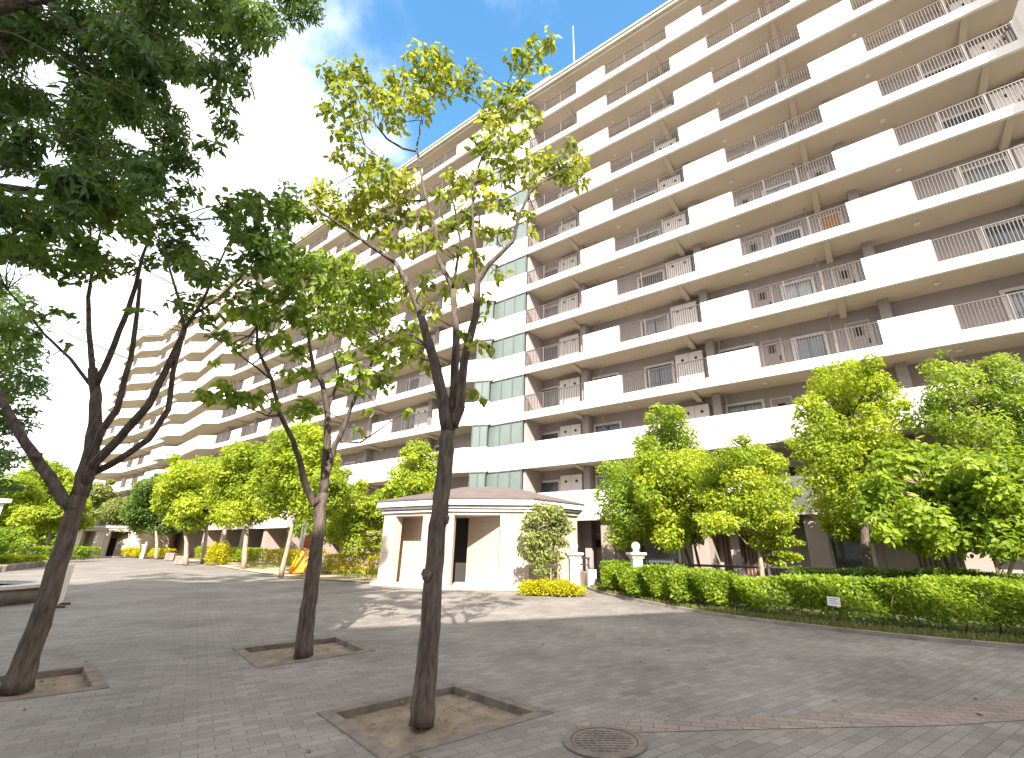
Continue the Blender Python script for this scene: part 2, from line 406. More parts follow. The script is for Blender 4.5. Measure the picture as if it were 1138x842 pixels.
def railing_mesh(L, fine=True):
    def f():
        b = MB(); h0, h1 = .06, 1.085
        b.box(0, L, .06, .11, h1 - .045, h1, 0); b.box(0, L, .07, .10, h0, h0 + .035, 0)
        n = max(2, int(L / (.11 if fine else .2)))
        for i in range(1, n):
            x = L * i / n; b.box(x - .014, x + .014, .072, .10, h0 + .035, h1 - .045, 0)
        for i in range(4):
            x = .03 + (L - .06) * i / 3; b.box(x - .022, x + .022, .055, .112, 0, h1, 1)
        return b.mesh('railing', [M['rail'], M['railpost']])
    return shared(('rail', round(L, 2), fine), f)
def window_meshes(kind):
    def f():
        w_, h_ = {'P': (1.45, 1.15), 'H': (1.5, .62), 'Q': (1.2, 1.25), 'N': (.65, 1.2), 'G': (1.9, 1.5)}[kind]
        b = MB(); fr = .13                                     # pale surround
        b.box(-fr, w_ + fr, -.07, 0, h_, h_ + fr); b.box(-fr, w_ + fr, -.09, 0, -fr, 0)
        b.box(-fr, 0, -.07, 0, 0, h_); b.box(w_, w_ + fr, -.07, 0, 0, h_)
        fm = b.mesh('window', M['frame'])
        s = MB(); t = .045
        s.box(0, w_, -.045, -.005, 0, t); s.box(0, w_, -.045, -.005, h_ - t, h_); s.box(0, t, -.045, -.005, t, h_ - t); s.box(w_ - t, w_, -.045, -.005, t, h_ - t)
        s.box(w_ / 2 - .03, w_ / 2 + .03, -.04, -.006, t, h_ - t)
        if kind != 'Q':
            n = int(w_ / .14)
            for i in range(1, n): s.box(w_ * i / n - .009, w_ * i / n + .009, -.10, -.082, .0, h_)
            s.box(0, w_, -.105, -.08, h_ * .18, h_ * .18 + .02); s.box(0, w_, -.105, -.08, h_ * .82, h_ * .82 + .02)
        sm = s.mesh('sash', M['sash'])
        p = MB(); p.add([(t, -.012, t), (w_ - t, -.012, t), (w_ - t, -.012, h_ - t), (t, -.012, h_ - t)], [(0, 1, 2, 3)])
        return fm, sm, p.mesh('pane', M['glass']), p.mesh('pane', M['curtain'])
    return shared(('win', kind), f)
def add_window(root, kind, x, y, z, curtain=False, detail=True):
    fm, sm, pg, pc = window_meshes(kind)
    o = link('window', fm, root, (x, y, z))
    if detail: link('sash', sm, o)
    link('pane', pc if curtain else pg, o)
    return o
def door_mesh(kind):
    def f():
        b = MB(); b.box(0, .92, -.05, 0, 0, 2.05, 0); b.box(.06, .86, -.07, -.05, .04, 1.99, 1); b.box(.74, .79, -.12, -.07, .95, 1.15, 2)
        if kind == 'g': b.box(.30, .62, -.078, -.07, 1.35, 1.75, 2)
        return b.mesh('door', [M['frame'], M['door'] if kind == 'g' else M['door_o'], M['dark']])
    return shared(('door', kind), f)
def panel_mesh(i):
    def f():
        b = MB(); b.box(0, 1.42, -.30, 0, 0, 2.22, 0)
        b.box(.705, .715, -.306, -.30, .0, 2.2, 1)
        for x in (.38, 1.08):
            for a in range(1): b.lathe([(.075, 0), (.075, .03)], 10, (0, 0, 0), 1)
        # turn the two vent discs upright
        o = 8 * 2
        vs = b.v; nv = 20
        for j, x in enumerate((.38, 1.08)):
            s0 = o + j * nv
            for q in range(s0, s0 + nv):
                px_, py_, pz_ = vs[q]; vs[q] = (x + px_, -.30 - pz_, 1.86 + py_)
        b.box(.34 + .3 * i, .66 + .3 * i, -.36, -.30, .32, .85, 2); b.box(.38 + .3 * i, .62 + .3 * i, -.366, -.36, .38, .6, 1)
        return b.mesh('utility_box', [M['panel'], M['dark'], M['frame']])
    return shared(('panel', i), f)
def beam_mesh():
    def f():
        b = MB(); b.add([(-.13, .2, .0), (.13, .2, .0), (.13, 1.88, -.24), (-.13, 1.88, -.24), (-.13, .2, .16), (.13, .2, .16), (.13, 1.88, .16), (-.13, 1.88, .16)],
              [(0, 3, 2, 1), (4, 5, 6, 7), (0, 1, 5, 4), (1, 2, 6, 5), (2, 3, 7, 6), (3, 0, 4, 7)])
        return b.mesh('beam', M['soffit'])
    return shared('beam', f)
def ac_mesh():
    def f():
        b = MB(); b.box(-.38, .38, -.26, 0, .06, .58, 0); b.box(-.34, -.26, -.24, -.02, 0, .06, 1); b.box(.26, .34, -.24, -.02, 0, .06, 1)
        for i in range(9): b.box(-.32, .12, -.268, -.26, .12 + i * .045, .14 + i * .045, 1)
        return b.mesh('air_conditioner', [M['panel'], M['rail']])
    return shared('ac', f)
def lamp_mesh():
    return shared('lamp', lambda: MB().lathe([(.02, -.09), (.10, -.075), (.13, -.03), (.14, .0)], 12).mesh('ceiling_lamp', M['frame'], True))

def wing(label, az, D, path, gaps, ks=range(1, 12), solid=(1, 2), fine=True, types=None, ends=(True, True), depth=10., roof_ext=.25, ground_wall=True, detail=True, top=12):
    az = R(az)
    root = thing('apartment_building', label, 'apartment building', (math.sin(az) * D, math.cos(az) * D, 0), -az)
    us = sorted(p[0] for p in path); u0, u1 = us[0], us[-1]; path = sorted(path)
    def off(u): return float(np.interp(u, [p[0] for p in path], [p[1] for p in path]))
    DW = 1.9; DWc = lambda u: DW - off(u)
    def band(kz, hs, name, m, th=.15):
        """fascia and parapet along the front line, hs(u_mid) = height"""
        bp = sorted(set([p[0] for p in path] + [g for ab in gaps for g in ab]))
        bp = [u for u in bp if u0 - 1e-6 <= u <= u1 + 1e-6]
        b = MB(); segs = [(a, c, hs((a + c) / 2)) for a, c in zip(bp[:-1], bp[1:]) if c - a > 1e-4]
        for i, (a, c, h) in enumerate(segs):
            ya, yc = -off(a + 1e-5), -off(c - 1e-5)
            q = [(a, ya), (c, yc), (c, yc + th), (a, ya + th)]
            vs = [(x, y, kz) for x, y in q] + [(x, y, kz + h) for x, y in q]
            fs = [(0, 3, 2, 1), (4, 5, 6, 7), (0, 1, 5, 4), (2, 3, 7, 6)]
            if i == 0 or segs[i - 1][2] < h: fs.append((3, 0, 4, 7))
            if i == len(segs) - 1 or segs[i + 1][2] < h: fs.append((1, 2, 6, 5))
            b.add(vs, fs)
        return b.build(name, m, root)
    ingap = lambda u: any(a < u < c for a, c in gaps)
    for k in ks:
        z = zk(k)
        band(z, (lambda u: PT) if k in solid else (lambda u: BAND if ingap(u) else PT), 'parapet', M['white'])
        b = MB(); fr = [(u, -o + .151) for u, o in path]
        b.prism(fr + [(u1, 2.0), (u0, 2.0)], z + .07, z + .36)
        b.build('floor_slab', M['soffit'], root)
        if k not in solid:
            for (a, c) in gaps:
                o = link('railing', railing_mesh(c - a, fine), root, (a, -off((a + c) / 2), z + BAND - .05))
    # roof
    zt = zk(top) - .18
    b = MB(); fr = [(u, -o - roof_ext) for u, o in path]; fr[0] = (fr[0][0], fr[0][1]); 
    b.prism(fr + [(u1, depth + .3), (u0, depth + .3)], zt + .06, zt + .30, 0)
    fr2 = [(u, -o - roof_ext - .10) for u, o in path]
    b.prism(fr2 + [(u1, depth + .4), (u0, depth + .4)], zt + .302, zt + .42, 1)
    b.build('roof', [M['soffit'], M['roof']], root)
    b = MB(); b.prism([(u, -o - .02) for u, o in path] + [(u1, 2.), (u0, 2.)], zt - .12, zt + .058); b.build('roof_slab', M['soffit'], root)
    # back wall of the galleries = body of the block
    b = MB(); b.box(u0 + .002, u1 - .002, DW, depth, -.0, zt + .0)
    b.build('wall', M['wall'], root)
    # gallery fittings, per storey
    for j, (a, c) in enumerate(gaps):
        ty = types[j] if types else 'PQ'[j % 2]
        sh = (c - a) - 4.45
        wx = lambda x: x * (D + DW) / D
        for k in list(ks):
            z = zk(k) + .36; rr = random.Random(j * 100 + k + int(abs(D) * 10))
            link('beam', beam_mesh(), root, (a + 3.44 + sh, 0, zk(k + 1) + .05)) if k + 1 <= top else None
            if detail: link('ceiling_lamp', lamp_mesh(), root, (a - .05, 1.0, zk(k + 1) + .068 if k + 1 < top else zt - .12))
            if ty == 'P':
                add_window(root, 'P', wx(a + 1.42 + sh), DW, z + .78, rr.random() < .35, detail)
                link('utility_box', panel_mesh(rr.randrange(2)), root, (wx(a + 3.02 + sh), DW, z + .0))
                if detail: add_window(root, 'H', wx(a + 5.1 + sh), DW, z + 1.35, rr.random() < .3, detail)
            else:
                link('door', door_mesh('g'), root, (wx(a + .15), DW, z))
                add_window(root, 'Q', wx(a + 1.45), DW, z + .55, rr.random() < .7, detail)
                if rr.random() < .55: link('air_conditioner', ac_mesh(), root, (wx(a + 2.75 + sh), DW - .12, z))
                link('door', door_mesh('o' if rr.random() < .45 else 'g'), root, (wx(a + 3.35 + sh), DW, z))
        # pier and stack pipe
        if detail:
            b = MB(); b.box(wx(c) + .12, wx(c) + .50, 1.35, DW, 0, zt); b.build('pier', M['wall'], root)
            b = MB(); x = a + (2.92 if ty == 'Q' else 4.75) + sh
            y_ = 1.5
            b.tube([(x, y_, 0), (x, y_, zt)], [.03, .03], 8); b.build('drain_pipe', M['pipe'], root, True)
    return root

# nearest wing, facing the plaza on the right
pathA = [(-18.65, 0), (8.42, 0), (8.5, 1.25), (17, 1.25)]
gapsA = [(-15.93, -11.72), (-9.48, -5.03), (-2.81, 1.64), (3.91, 8.36)]
WA = wing('tall white apartment block on the right with frosted stair windows at its left corner', 35.0, 21.02, pathA, gapsA, types='PPQP')
# second wing
pathB = [(-76.5, 1.2), (-72.3, 1.2), (-70.8, .15), (-61.2, 1.1), (-59.6, .1), (-57, 0), (-20.35, 0), (-18.75, -.62)]
gapsB = [(-59.5, -55.5), (-53.2, -49.3), (-46.8, -42.6), (-40.5, -36.2), (-34.0, -29.8), (-27.6, -23.2)]
WB = wing('long white apartment block in the middle, left of the brown drain pipe', 36.0, 19.75, pathB, gapsB[::1], types='QPQPQP', ks=range(1, 12))
gapsC = [(-81.0, -78.2), (-86.0, -83.2), (-91.0, -88.2)]
WC = wing('far white apartment block seen between the limbs of the leaning left tree', 36.0, 19.6, [(-93, 0), (-76.5, 0)], gapsC, fine=False, detail=False)
gapsD = [(-103.5, -100.5), (-98.5, -96)]
WD = wing('farthest pale apartment block at the left end of the row', 36.0, 19.4, [(-108, .2), (-106, 1.5), (-96, 1.5), (-93.0, 0)], gapsD, fine=False, detail=False)

# stair windows between A's parapets, and the pipe in the joint
def glass_row(root, p0, p1, n, z0, z1, name='stair_window'):
    p0, p1 = Vector((*p0, 0)), Vector((*p1, 0)); d = (p1 - p0); L = d.length; t = d / L; nn = Vector((t.y, -t.x, 0))   # towards the plaza
    def q(s, o, z): v = p0 + t * s + nn * o; return (v.x, v.y, z)
    def bar(b, s0, s1, za, zb, o0=-.05, o1=.05):
        vs = [q(s0, o1, za), q(s1, o1, za), q(s1, o0, za), q(s0, o0, za), q(s0, o1, zb), q(s1, o1, zb), q(s1, o0, zb), q(s0, o0, zb)]
        b.add(vs, [(0, 3, 2, 1), (4, 5, 6, 7), (0, 1, 5, 4), (1, 2, 6, 5), (2, 3, 7, 6), (3, 0, 4, 7)])
    f = MB(); bar(f, 0, L, z0, z0 + .06); bar(f, 0, L, z1 - .06, z1)
    for i in range(n + 1):
        s = min(max(L * i / n, .025), L - .025); bar(f, s - .025, s + .025, z0 + .06, z1 - .06)
    o = f.build(name, M['mullion'], root)
    g = MB()
    for i in range(n):
        s0, s1 = L * i / n + .03, L * (i + 1) / n - .03; g.add([q(s0, 0, z0 + .06), q(s1, 0, z0 + .06), q(s1, 0, z1 - .06), q(s0, 0, z1 - .06)], [(0, 1, 2, 3)])
    g.build('pane', M['stair_glass'], o)
for k in range(0, 12):
    z0 = zk(k) + PT if k else 1.0; z1 = zk(k + 1) - .002 if k < 11 else zk(12) - .32
    glass_row(WA, (-18.6, .07), (-15.97, .07), 3, z0, z1)
    glass_row(WB, (-19.75, .315), (-18.79, .68), 2, z0, z1)
b = MB(); b.tube([(-18.72, -.02, 0), (-18.72, -.02, zk(12) - .2)], [.055, .055], 8)
for k in range(1, 12): b.tube([(-18.72, -.02, zk(k) + .02), (-18.72, -.02, zk(k) + .14)], [.09, .09], 8)
b.build('drain_pipe', M['pipe_dark'], WA, True)
# inner side wall of the stair bay
b = MB(); b.box(-15.96, -15.80, .2, 1.9, 0, zk(12) - .2); b.build('side_wall', M['wall'], WA)
# roof house and lightning rod
b = MB(); b.box(-16.0, -14.5, .7, 3.4, zk(12), zk(12) + 1.9, 0); b.box(-16.1, -14.4, .6, 3.5, zk(12) + 1.9, zk(12) + 2.05, 1); b.build('roof_house', [M['white'], M['roof']], WA)
b = MB(); b.tube([(-12.2, .6, zk(12) + .2), (-12.2, .6, zk(12) + 2.4), (-12.2, .6, zk(12) + 5.9)], [.05, .045, .02], 8); b.build('lightning_rod', M['panel'], WA)
# ground floor of the nearest wing: pillars, shuttered windows, doors
for i in range(7):
    u = -15.6 + 4.45 * i
    b = MB(); b.box(u, u + .7, .25, 1.9, 0, zk(1) + .07); bevel(b.build('pillar', M['wall2'], WA), .02)
def slat_mesh():
    def f():
        b = MB()
        for i in range(16): b.box(.1 + i * .145, .16 + i * .145, -.06, -.02, .05, 1.75)
        b.box(0, 2.45, -.07, 0, -.06, .05); b.box(0, 2.45, -.07, 0, 1.75, 1.85)
        return b.mesh('slatted_screen', M['slat'])
    return shared('slat', f)
for i, (u, t) in enumerate([(-14.2, 'd'), (-12.6, 'g'), (-9.8, 'w'), (-5.9, 's'), (-2.2, 'w'), (1.0, 's'), (4.0, 'w'), (7.5, 'w'), (11, 's')]):
    if t == 'w': add_window(WA, 'G', u, 1.9, .55)
    elif t == 's': link('slatted_screen', slat_mesh(), WA, (u, 1.9, .35))
    else: link('door', door_mesh('g'), WA, (u, 1.9, .08))

# ground floor of the second wing
for i in range(9):
    u = -22.6 - 4.3 * i
    b = MB(); b.box(u, u + .6, .25, 1.9, 0, zk(1) + .07); b.build('pillar', M['wall2'], WB)
    if i % 3 == 1: link('slatted_screen', slat_mesh(), WB, (u + 1.2, 1.9, .35))
    elif i % 3 == 2: link('door', door_mesh('g'), WB, (u + 1.4, 1.9, .08)); add_window(WB, 'N', u + 2.8, 1.9, .8)
    else: add_window(WB, 'G', u + 1.4, 1.9, .5)
# block behind the viewer whose shadow lies over the near paving
HB = 15.0
_sh = Vector((-_sd.x, -_sd.y, 0)) / _sd.z                       # shadow offset per metre of height
cor = Vector((3.9, 12.7, 0)) - _sh * HB
BB = thing('apartment_building', 'pale apartment block standing behind the viewer, shading the near paving', 'apartment building', cor)
tl = Vector((-math.sin(R(69)), -math.cos(R(69)), 0)); tr_ = Vector((math.sin(R(126)), math.cos(R(126)), 0))
A_ = tl * 11.0; B_ = tr_ * 42
poly = [(A_.x, A_.y), (0, 0), (B_.x, B_.y), (B_.x - 8, B_.y - 12), (A_.x + 2, A_.y - 12)][::-1]
b = MB(); b.prism(poly, 0, HB - .25); b.build('wall', M['white'], BB)
b = MB(); b.prism(poly, HB - .248, HB); b.build('roof', M['roof'], BB)
T0 = tl * 11.05; T1_ = tl * 44; nn_ = Vector((tl.y, -tl.x, 0)) * -1
if nn_.y > 0: nn_ = -nn_
b = MB(); b.prism([(T1_.x, T1_.y), (T0.x, T0.y), (T0.x + nn_.x * 11, T0.y + nn_.y * 11), (T1_.x + nn_.x * 11, T1_.y + nn_.y * 11)][::-1], 0, 25); b.build('added_shade_tower', M['white'], BB)  # unseen taller section, added to carry the shade farther over the left paving
for (d_, n_, L_) in ((tl, Vector((tl.y, -tl.x, 0)), 40), (tr_, Vector((-tr_.y, tr_.x, 0)), 40)):
    if n_.y < 0: n_ = -n_
    for k in range(4):
        for i in range(9):
            fm, sm, pg, pc = window_meshes('G')
            p = d_ * (2.2 + i * 4.1) + n_ * .003
            o = link('window', fm, BB, (p.x, p.y, 1.2 + 3.4 * k)); o.rotation_euler = (0, 0, math.atan2(n_.y, n_.x) + math.pi / 2); link('pane', pg, o)

# ================================================================== ENTRANCE PAVILION
def make_pavilion(label, loc, rz=0.0):
    root = thing('entrance_pavilion', label, 'pavilion', loc, rz)
    # plan (local to the point between the two front faces)
    P = [(-2.88, 1.70), (0, 0), (3.16, -.04), (5.1, 2.2), (5.1, 6.0), (-2.88, 6.0)]
    def grow(poly, d):
        n = len(poly); o = []
        for i in range(n):
            a, p, c = Vector(poly[i - 1]), Vector(poly[i]), Vector(poly[(i + 1) % n])
            t1 = (p - a).normalized(); t2 = (c - p).normalized(); n1 = Vector((t1.y, -t1.x)); n2 = Vector((t2.y, -t2.x)); m = (n1 + n2)
            m = m / max(m.dot(n1), .3); o.append((p.x + m.x * d, p.y + m.y * d))
        return o
    zb = 2.58
    base = MB(); base.prism(grow(P, .22), .003, .09); bevel(base.build('base', M['stone'], root), .015)
    def wallseg(p, q, s0, s1, z0, z1, th, name, m, inset=0.0):
        p, q = Vector(p), Vector(q); L = (q - p).length; t = (q - p) / L; nn = Vector((-t.y, t.x))
        o = bpy.data.objects.new(name, None)
        b = MB(); b.box(s0, s1, 0, th, z0, z1); ob = b.build(name, m, root)
        ob.location = (p.x + nn.x * inset, p.y + nn.y * inset, 0); ob.rotation_euler = (0, 0, math.atan2(t.y, t.x)); bpy.data.objects.remove(o); return ob
    L1 = math.dist(P[0], P[1]); L2 = math.dist(P[1], P[2])
    bevel(wallseg(P[0], P[1], 0, .66, .09, zb, .4, 'column', M['tile']), .015)
    bevel(wallseg(P[0], P[1], 2.16, L1 - .01, .09, zb, .5, 'column', M['tile']), .015)
    bevel(wallseg(P[1], P[2], .02, .30, .09, zb, .45, 'column', M['tile'], .004), .015)
    bevel(wallseg(P[1], P[2], 2.04, L2, .09, zb, .7, 'column', M['tile']), .015)
    wallseg(P[2], P[3], .02, math.dist(P[2], P[3]) - .02, .09, zb, .3, 'side_wall', M['tile'], .01)
    wallseg(P[3], P[4], 0, math.dist(P[3], P[4]), .09, zb, .3, 'side_wall', M['tile'])
    wallseg(P[5], P[0], 0, math.dist(P[5], P[0]) - .02, .09, zb, .3, 'side_wall', M['tile'])
    # recessed walls behind the two openings
    wallseg((-2.6, 2.72), (-.45, 1.45), 0, 2.45, .09, zb, .2, 'recess_wall', M['tile'])
    p, q = (.62, 1.62), (2.10, .42)
    wallseg(p, q, 0, math.dist(p, q), .09, zb, .2, 'recess_wall', M['tile'])
    wallseg((-.2, 2.4), (1.2, 2.4), 0, 1.4, .09, zb, .1, 'door', M['dark'])
    b = MB(); b.prism(P, zb + .0, zb + .12); b.build('ceiling', M['soffit'], root)
    b = MB()                                                    # stepped cornice with dark grooves between its courses
    b.prism(grow(P, .10), zb + .122, zb + .20, 0); b.prism(grow(P, .05), zb + .20, zb + .235, 1)
    b.prism(grow(P, .18), zb + .235, zb + .31, 0); b.prism(grow(P, .10), zb + .31, zb + .345, 1)
    b.prism(grow(P, .30), zb + .345, zb + .56, 0)
    b.build('cornice', [M['white'], M['pipe_dark']], root)
    e = grow(P, .34); b = MB(); n = len(e); ap = [(.9, 2.6), (1.4, 2.6), (1.4, 4.2), (.9, 4.2)]
    top = [(.2, 2.4), (.9, 2.2), (1.8, 2.2), (2.6, 2.9), (2.4, 4.4), (.2, 4.4)]
    vs = [(x, y, zb + .56) for x, y in e] + [(x, y, zb + .60) for x, y in e] + [(x, y, zb + 1.30) for x, y in top]
    fs = [(i, (i + 1) % n, n + (i + 1) % n, n + i) for i in range(n)] + [(n + i, n + (i + 1) % n, 2 * n + (i + 1) % n, 2 * n + i) for i in range(n)] + [tuple(range(2 * n, 3 * n)), tuple(range(n))[::-1]]
    b.add(vs, fs); b.build('roof', M['pav_roof'], root)
    return root
PV = make_pavilion('beige tiled entrance pavilion with a low dark roof beside the yellow shrub', (-3.48, 18.0, 0))
PV2 = copy_tree(PV); PV2.location = (-45.5, 51.0, 0); PV2.rotation_euler = (0, 0, R(26)); PV2['label'] = 'small distant entrance pavilion at the far end of the drive'

# ================================================================== STONE LAMP POSTS
def make_lamp(label, loc):
    root = thing('stone_lamp_post', label, 'lamp post', loc, R(8), 'stone posts with globe lamps')
    b = MB(); b.box(-.16, .16, -.16, .16, 0, 1.12); bevel(b.build('post', M['stone'], root), .012)
    b = MB(); b.prism([(-.2, -.2), (.2, -.2), (.2, .2), (-.2, .2)], 1.12, 1.17)
    b.add([(-.2, -.2, 1.172), (.2, -.2, 1.172), (.2, .2, 1.172), (-.2, .2, 1.172), (-.27, -.27, 1.23), (.27, -.27, 1.23), (.27, .27, 1.23), (-.27, .27, 1.23)], [(0, 3, 2, 1), (4, 5, 6, 7), (0, 1, 5, 4), (1, 2, 6, 5), (2, 3, 7, 6), (3, 0, 4, 7)])
    b.box(-.27, .27, -.27, .27, 1.232, 1.30); b.build('cap', M['stone'], root)
    b = MB(); b.lathe([(.11, 1.30), (.11, 1.35), (.08, 1.37)], 16); b.build('neck', M['stone'], root, True)
    b = MB(); b.lathe([(.14 * math.sin(math.pi * i / 12) + .001, 1.49 - .14 * math.cos(math.pi * i / 12)) for i in range(13)], 20); b.build('globe', M['panel'], root, True)
    return root
LP = make_lamp('pale stone post with globe lamp standing in the yellow shrub beside the pavilion', spot(638.5, 655, 16.3))
LP.location.z = 0
l2 = copy_tree(LP); l2.location = spot(709, 650, 16.3); l2.location.z = .02; l2['label'] = 'stone post with globe lamp rising behind the left end of the long hedge'
l3 = copy_tree(LP); l3.location = spot(162, 606, 48); l3.location.z = 0; l3['label'] = 'distant stone post with globe lamp among the far yellow-green hedge'

# low wall and its rail by the path
lw = thing('low_wall', 'short pinkish low wall with a dark rail beside the path behind the first lamp post', 'wall', (2.05, 19.2, 0), R(103))
b = MB(); b.box(0, 5.0, -.12, .12, 0, .55); bevel(b.build('wall', M['wall2'], lw), .015)
b = MB(); b.box(-.14, 0, -.17, .17, 0, .66); bevel(b.build('end_post', M['stone'], lw), .012)
b = MB()
for x in (.3, 1.8, 3.3, 4.8): b.box(x - .03, x + .03, -.03, .03, .55, 1.02)
b.box(.2, 4.9, -.035, .035, 1.02, 1.09); b.box(.2, 4.9, -.02, .02, .78, .82); b.build('rail', M['rail'], lw)

# dark guard rail behind the hedge
gr = thing('guard_rail', 'long dark two-bar guard rail between the right-hand trees and the apartment block', 'railing')
ra = [(3.0, 20.3), (5.0, 19.2), (8.0, 17.2), (12.5, 14.0), (20, 8.6)]
for zz, rr in ((.86, .045), (.55, .03)):
    b = MB(); b.tube([(x, y, zz) for x, y in ra], [rr] * len(ra), 8); b.build('bar', M['rail'], gr)
dr = densify(ra, 2.0)
for x, y in dr:
    b = MB(); b.box(x - .04, x + .04, y - .04, y + .04, .05, .86); b.build('post', M['rail'], gr)

# ================================================================== TREE PITS AND MANHOLE
def tree_pit(label, corners, group='square soil pits round the plaza trees'):
    ctr = sum((Vector((*q, 0)) for q in corners), Vector()) / 4
    root = thing('tree_pit', label, 'tree pit', ctr, 0, group)
    A = [v - ctr for v in inset_quad(corners, 0)]; I = [v - ctr for v in inset_quad(corners, .13)]; I2 = [v - ctr for v in inset_quad(corners, .14)]
    for i in range(4):
        b = MB(); j = (i + 1) % 4; q = [A[i], A[j], I[j], I[i]]; z = .010 + .003 * (i % 2)
        b.add([(v.x, v.y, -.11) for v in q] + [(v.x, v.y, z) for v in q], [(0, 3, 2, 1), (4, 5, 6, 7), (0, 1, 5, 4), (1, 2, 6, 5), (2, 3, 7, 6), (3, 0, 4, 7)])
        bevel(b.build('edging', M['edging'], root), .006)
    b = MB(); n = 22; vs = []
    for i in range(n + 1):
        for j in range(n + 1):
            s, t = i / n, j / n; p = I2[0] * (1 - s) * (1 - t) + I2[1] * s * (1 - t) + I2[2] * s * t + I2[3] * (1 - s) * t
            p = p * 1.03; rr = math.hypot(s - .5, t - .5); vs.append((p.x, p.y, -.062 + .05 * math.exp(-(rr / .24) ** 2) + random.uniform(-.006, .007)))
    b.add(vs, [(i * (n + 1) + j, (i + 1) * (n + 1) + j, (i + 1) * (n + 1) + j + 1, i * (n + 1) + j + 1) for i in range(n) for j in range(n)])
    b.build('soil', M['pitsoil'], root, True)
    return root
tree_pit('soil pit with stone edging round the nearest plaza tree', PITS[0])
tree_pit('soil pit with stone edging round the middle plaza tree', PITS[1])
tree_pit('soil pit with stone edging round the leaning left tree', PITS[2])

mh = thing('manhole_cover', 'round iron manhole cover in the paving right of the nearest tree pit', 'manhole cover', (.55, 4.52, 0))
b = MB(); b.lathe([(.34, .004), (.34, .014), (.275, .016), (.275, .004)], 40); b.build('rim', M['iron'], mh)
b = MB(); b.lathe([(.268, .004), (.268, .013), (.001, .0132)], 40)
for i in range(-4, 5):
    hw = math.sqrt(max(.24 ** 2 - (i * .05) ** 2, 0))
    for x0 in np.arange(-hw, hw - .03, .06): b.box(x0, x0 + .042, i * .05 - .015, i * .05 + .015, .0133, .0185)
b.build('lid', M['iron'], mh)

# ================================================================== SIGN IN FRONT OF THE HEDGE
sg = thing('garden_sign', 'small white notice plate on a thin stake in front of the long hedge', 'sign', (5.93, 10.22, .05), R(-22))
b = MB(); b.box(-.012, .012, -.012, .012, 0, .42); b.build('stake', M['railpost'], sg)
b = MB(); b.box(-.115, .115, -.03, -.015, .36, .53); pl = bevel(b.build('plate', M['panel'], sg), .004); pl.rotation_euler = (0, R(5), 0)
b = MB()
for i, (x0, x1) in enumerate([(-.08, .07), (-.085, .04), (-.06, .085)]): b.box(x0, x1, -.0325, -.0302, .49 - .04 * i, .502 - .04 * i)
b.build('print_lines', mat('sign_ink', (.22, .27, .42), .6), pl)

# ================================================================== PLANTS
DENS = 1.5
def tree(name, label, cat, trunks, lobes, leaf, bark, L, W, dens, stems=None, flat=.8, group=None, twig_r=.012, shell=.5, droop=.3, base=None, attach=None, tone_spread=.35, twiglets=3, leaf_fn=None):
    """trunks: list of (points, radii) polylines in world space; lobes: list of (center, radius)"""
    base = Vector(base) if base is not None else Vector(trunks[0][0][0])
    root = thing(name, label, cat, base, 0, group)
    tb = MB()
    for pts, rad in trunks:
        # refine with slight wobble
        P, Q = [], []
        for i in range(len(pts) - 1):
            a, c = Vector(pts[i]), Vector(pts[i + 1]); n = 3
            for k in range(n):
                t = k / n; p = a.lerp(c, t)
                if k: p += Vector((random.uniform(-1, 1), random.uniform(-1, 1), random.uniform(-1, 1))) * min(rad[i] * .14, .012)
                P.append(p - base); Q.append(rad[i] * (1 - t) + rad[i + 1] * t)
        P.append(Vector(pts[-1]) - base); Q.append(rad[-1])
        tb.tube(P, Q, 10 if max(rad) > .04 else 6, wob=.035)
    tb.build('trunk', bark, root, True)
    # twigs from the nearest limb to each lobe
    allp = np.array([tuple(p) for pts, rad in (attach or trunks) for i in range(len(pts) - 1) for p in [Vector(pts[i]).lerp(Vector(pts[i + 1]), t) for t in (0, .33, .66, 1.)]])
    bb = MB(); pts_all = []; tones = []; outs = []
    for c, r in lobes:
        c = np.array(c); d = np.linalg.norm(allp - c, axis=1) + np.maximum(0, allp[:, 2] - c[2]) * .8; k = int(np.argmin(d))
        if d[k] > r * .25:
            w = wobble(Vector(allp[k]) - base, Vector(c) - base, 4, .07); n = len(w); r0 = twig_r * (1 + min(d[k], 3) * .5)
            bb.tube(w, [r0 * (1 - .7 * i / (n - 1)) for i in range(n)], 5, cap=False)
        for _ in range(twiglets):
            e = Vector(c) + Vector(RNG.normal(0, 1, 3)).normalized() * r * .85
            bb.tube(wobble(Vector(c) - base, e - base, 3, .12), [twig_r * .5, twig_r * .4, twig_r * .3, twig_r * .2], 4, cap=False)
        n = max(6, int(dens * DENS * 4 * math.pi * r * r))
        lp = lobe_points(c, r, n, flat, shell); pts_all.append(lp); oo = lp - c; outs.append(oo / (np.linalg.norm(oo, axis=1, keepdims=True) + 1e-6)); t0 = RNG.uniform(.5 - tone_spread, .5 + tone_spread); tones.append(np.clip(RNG.normal(t0, .22, n), 0, 1))
    C = np.concatenate(pts_all) - np.array(base)
    link('crown', leaf_mesh('crown', C, L, W, leaf, droop, np.concatenate(tones), wood=bb, bark=bark, OUT=np.concatenate(outs)), root)
    return root, sum(len(p) for p in pts_all)

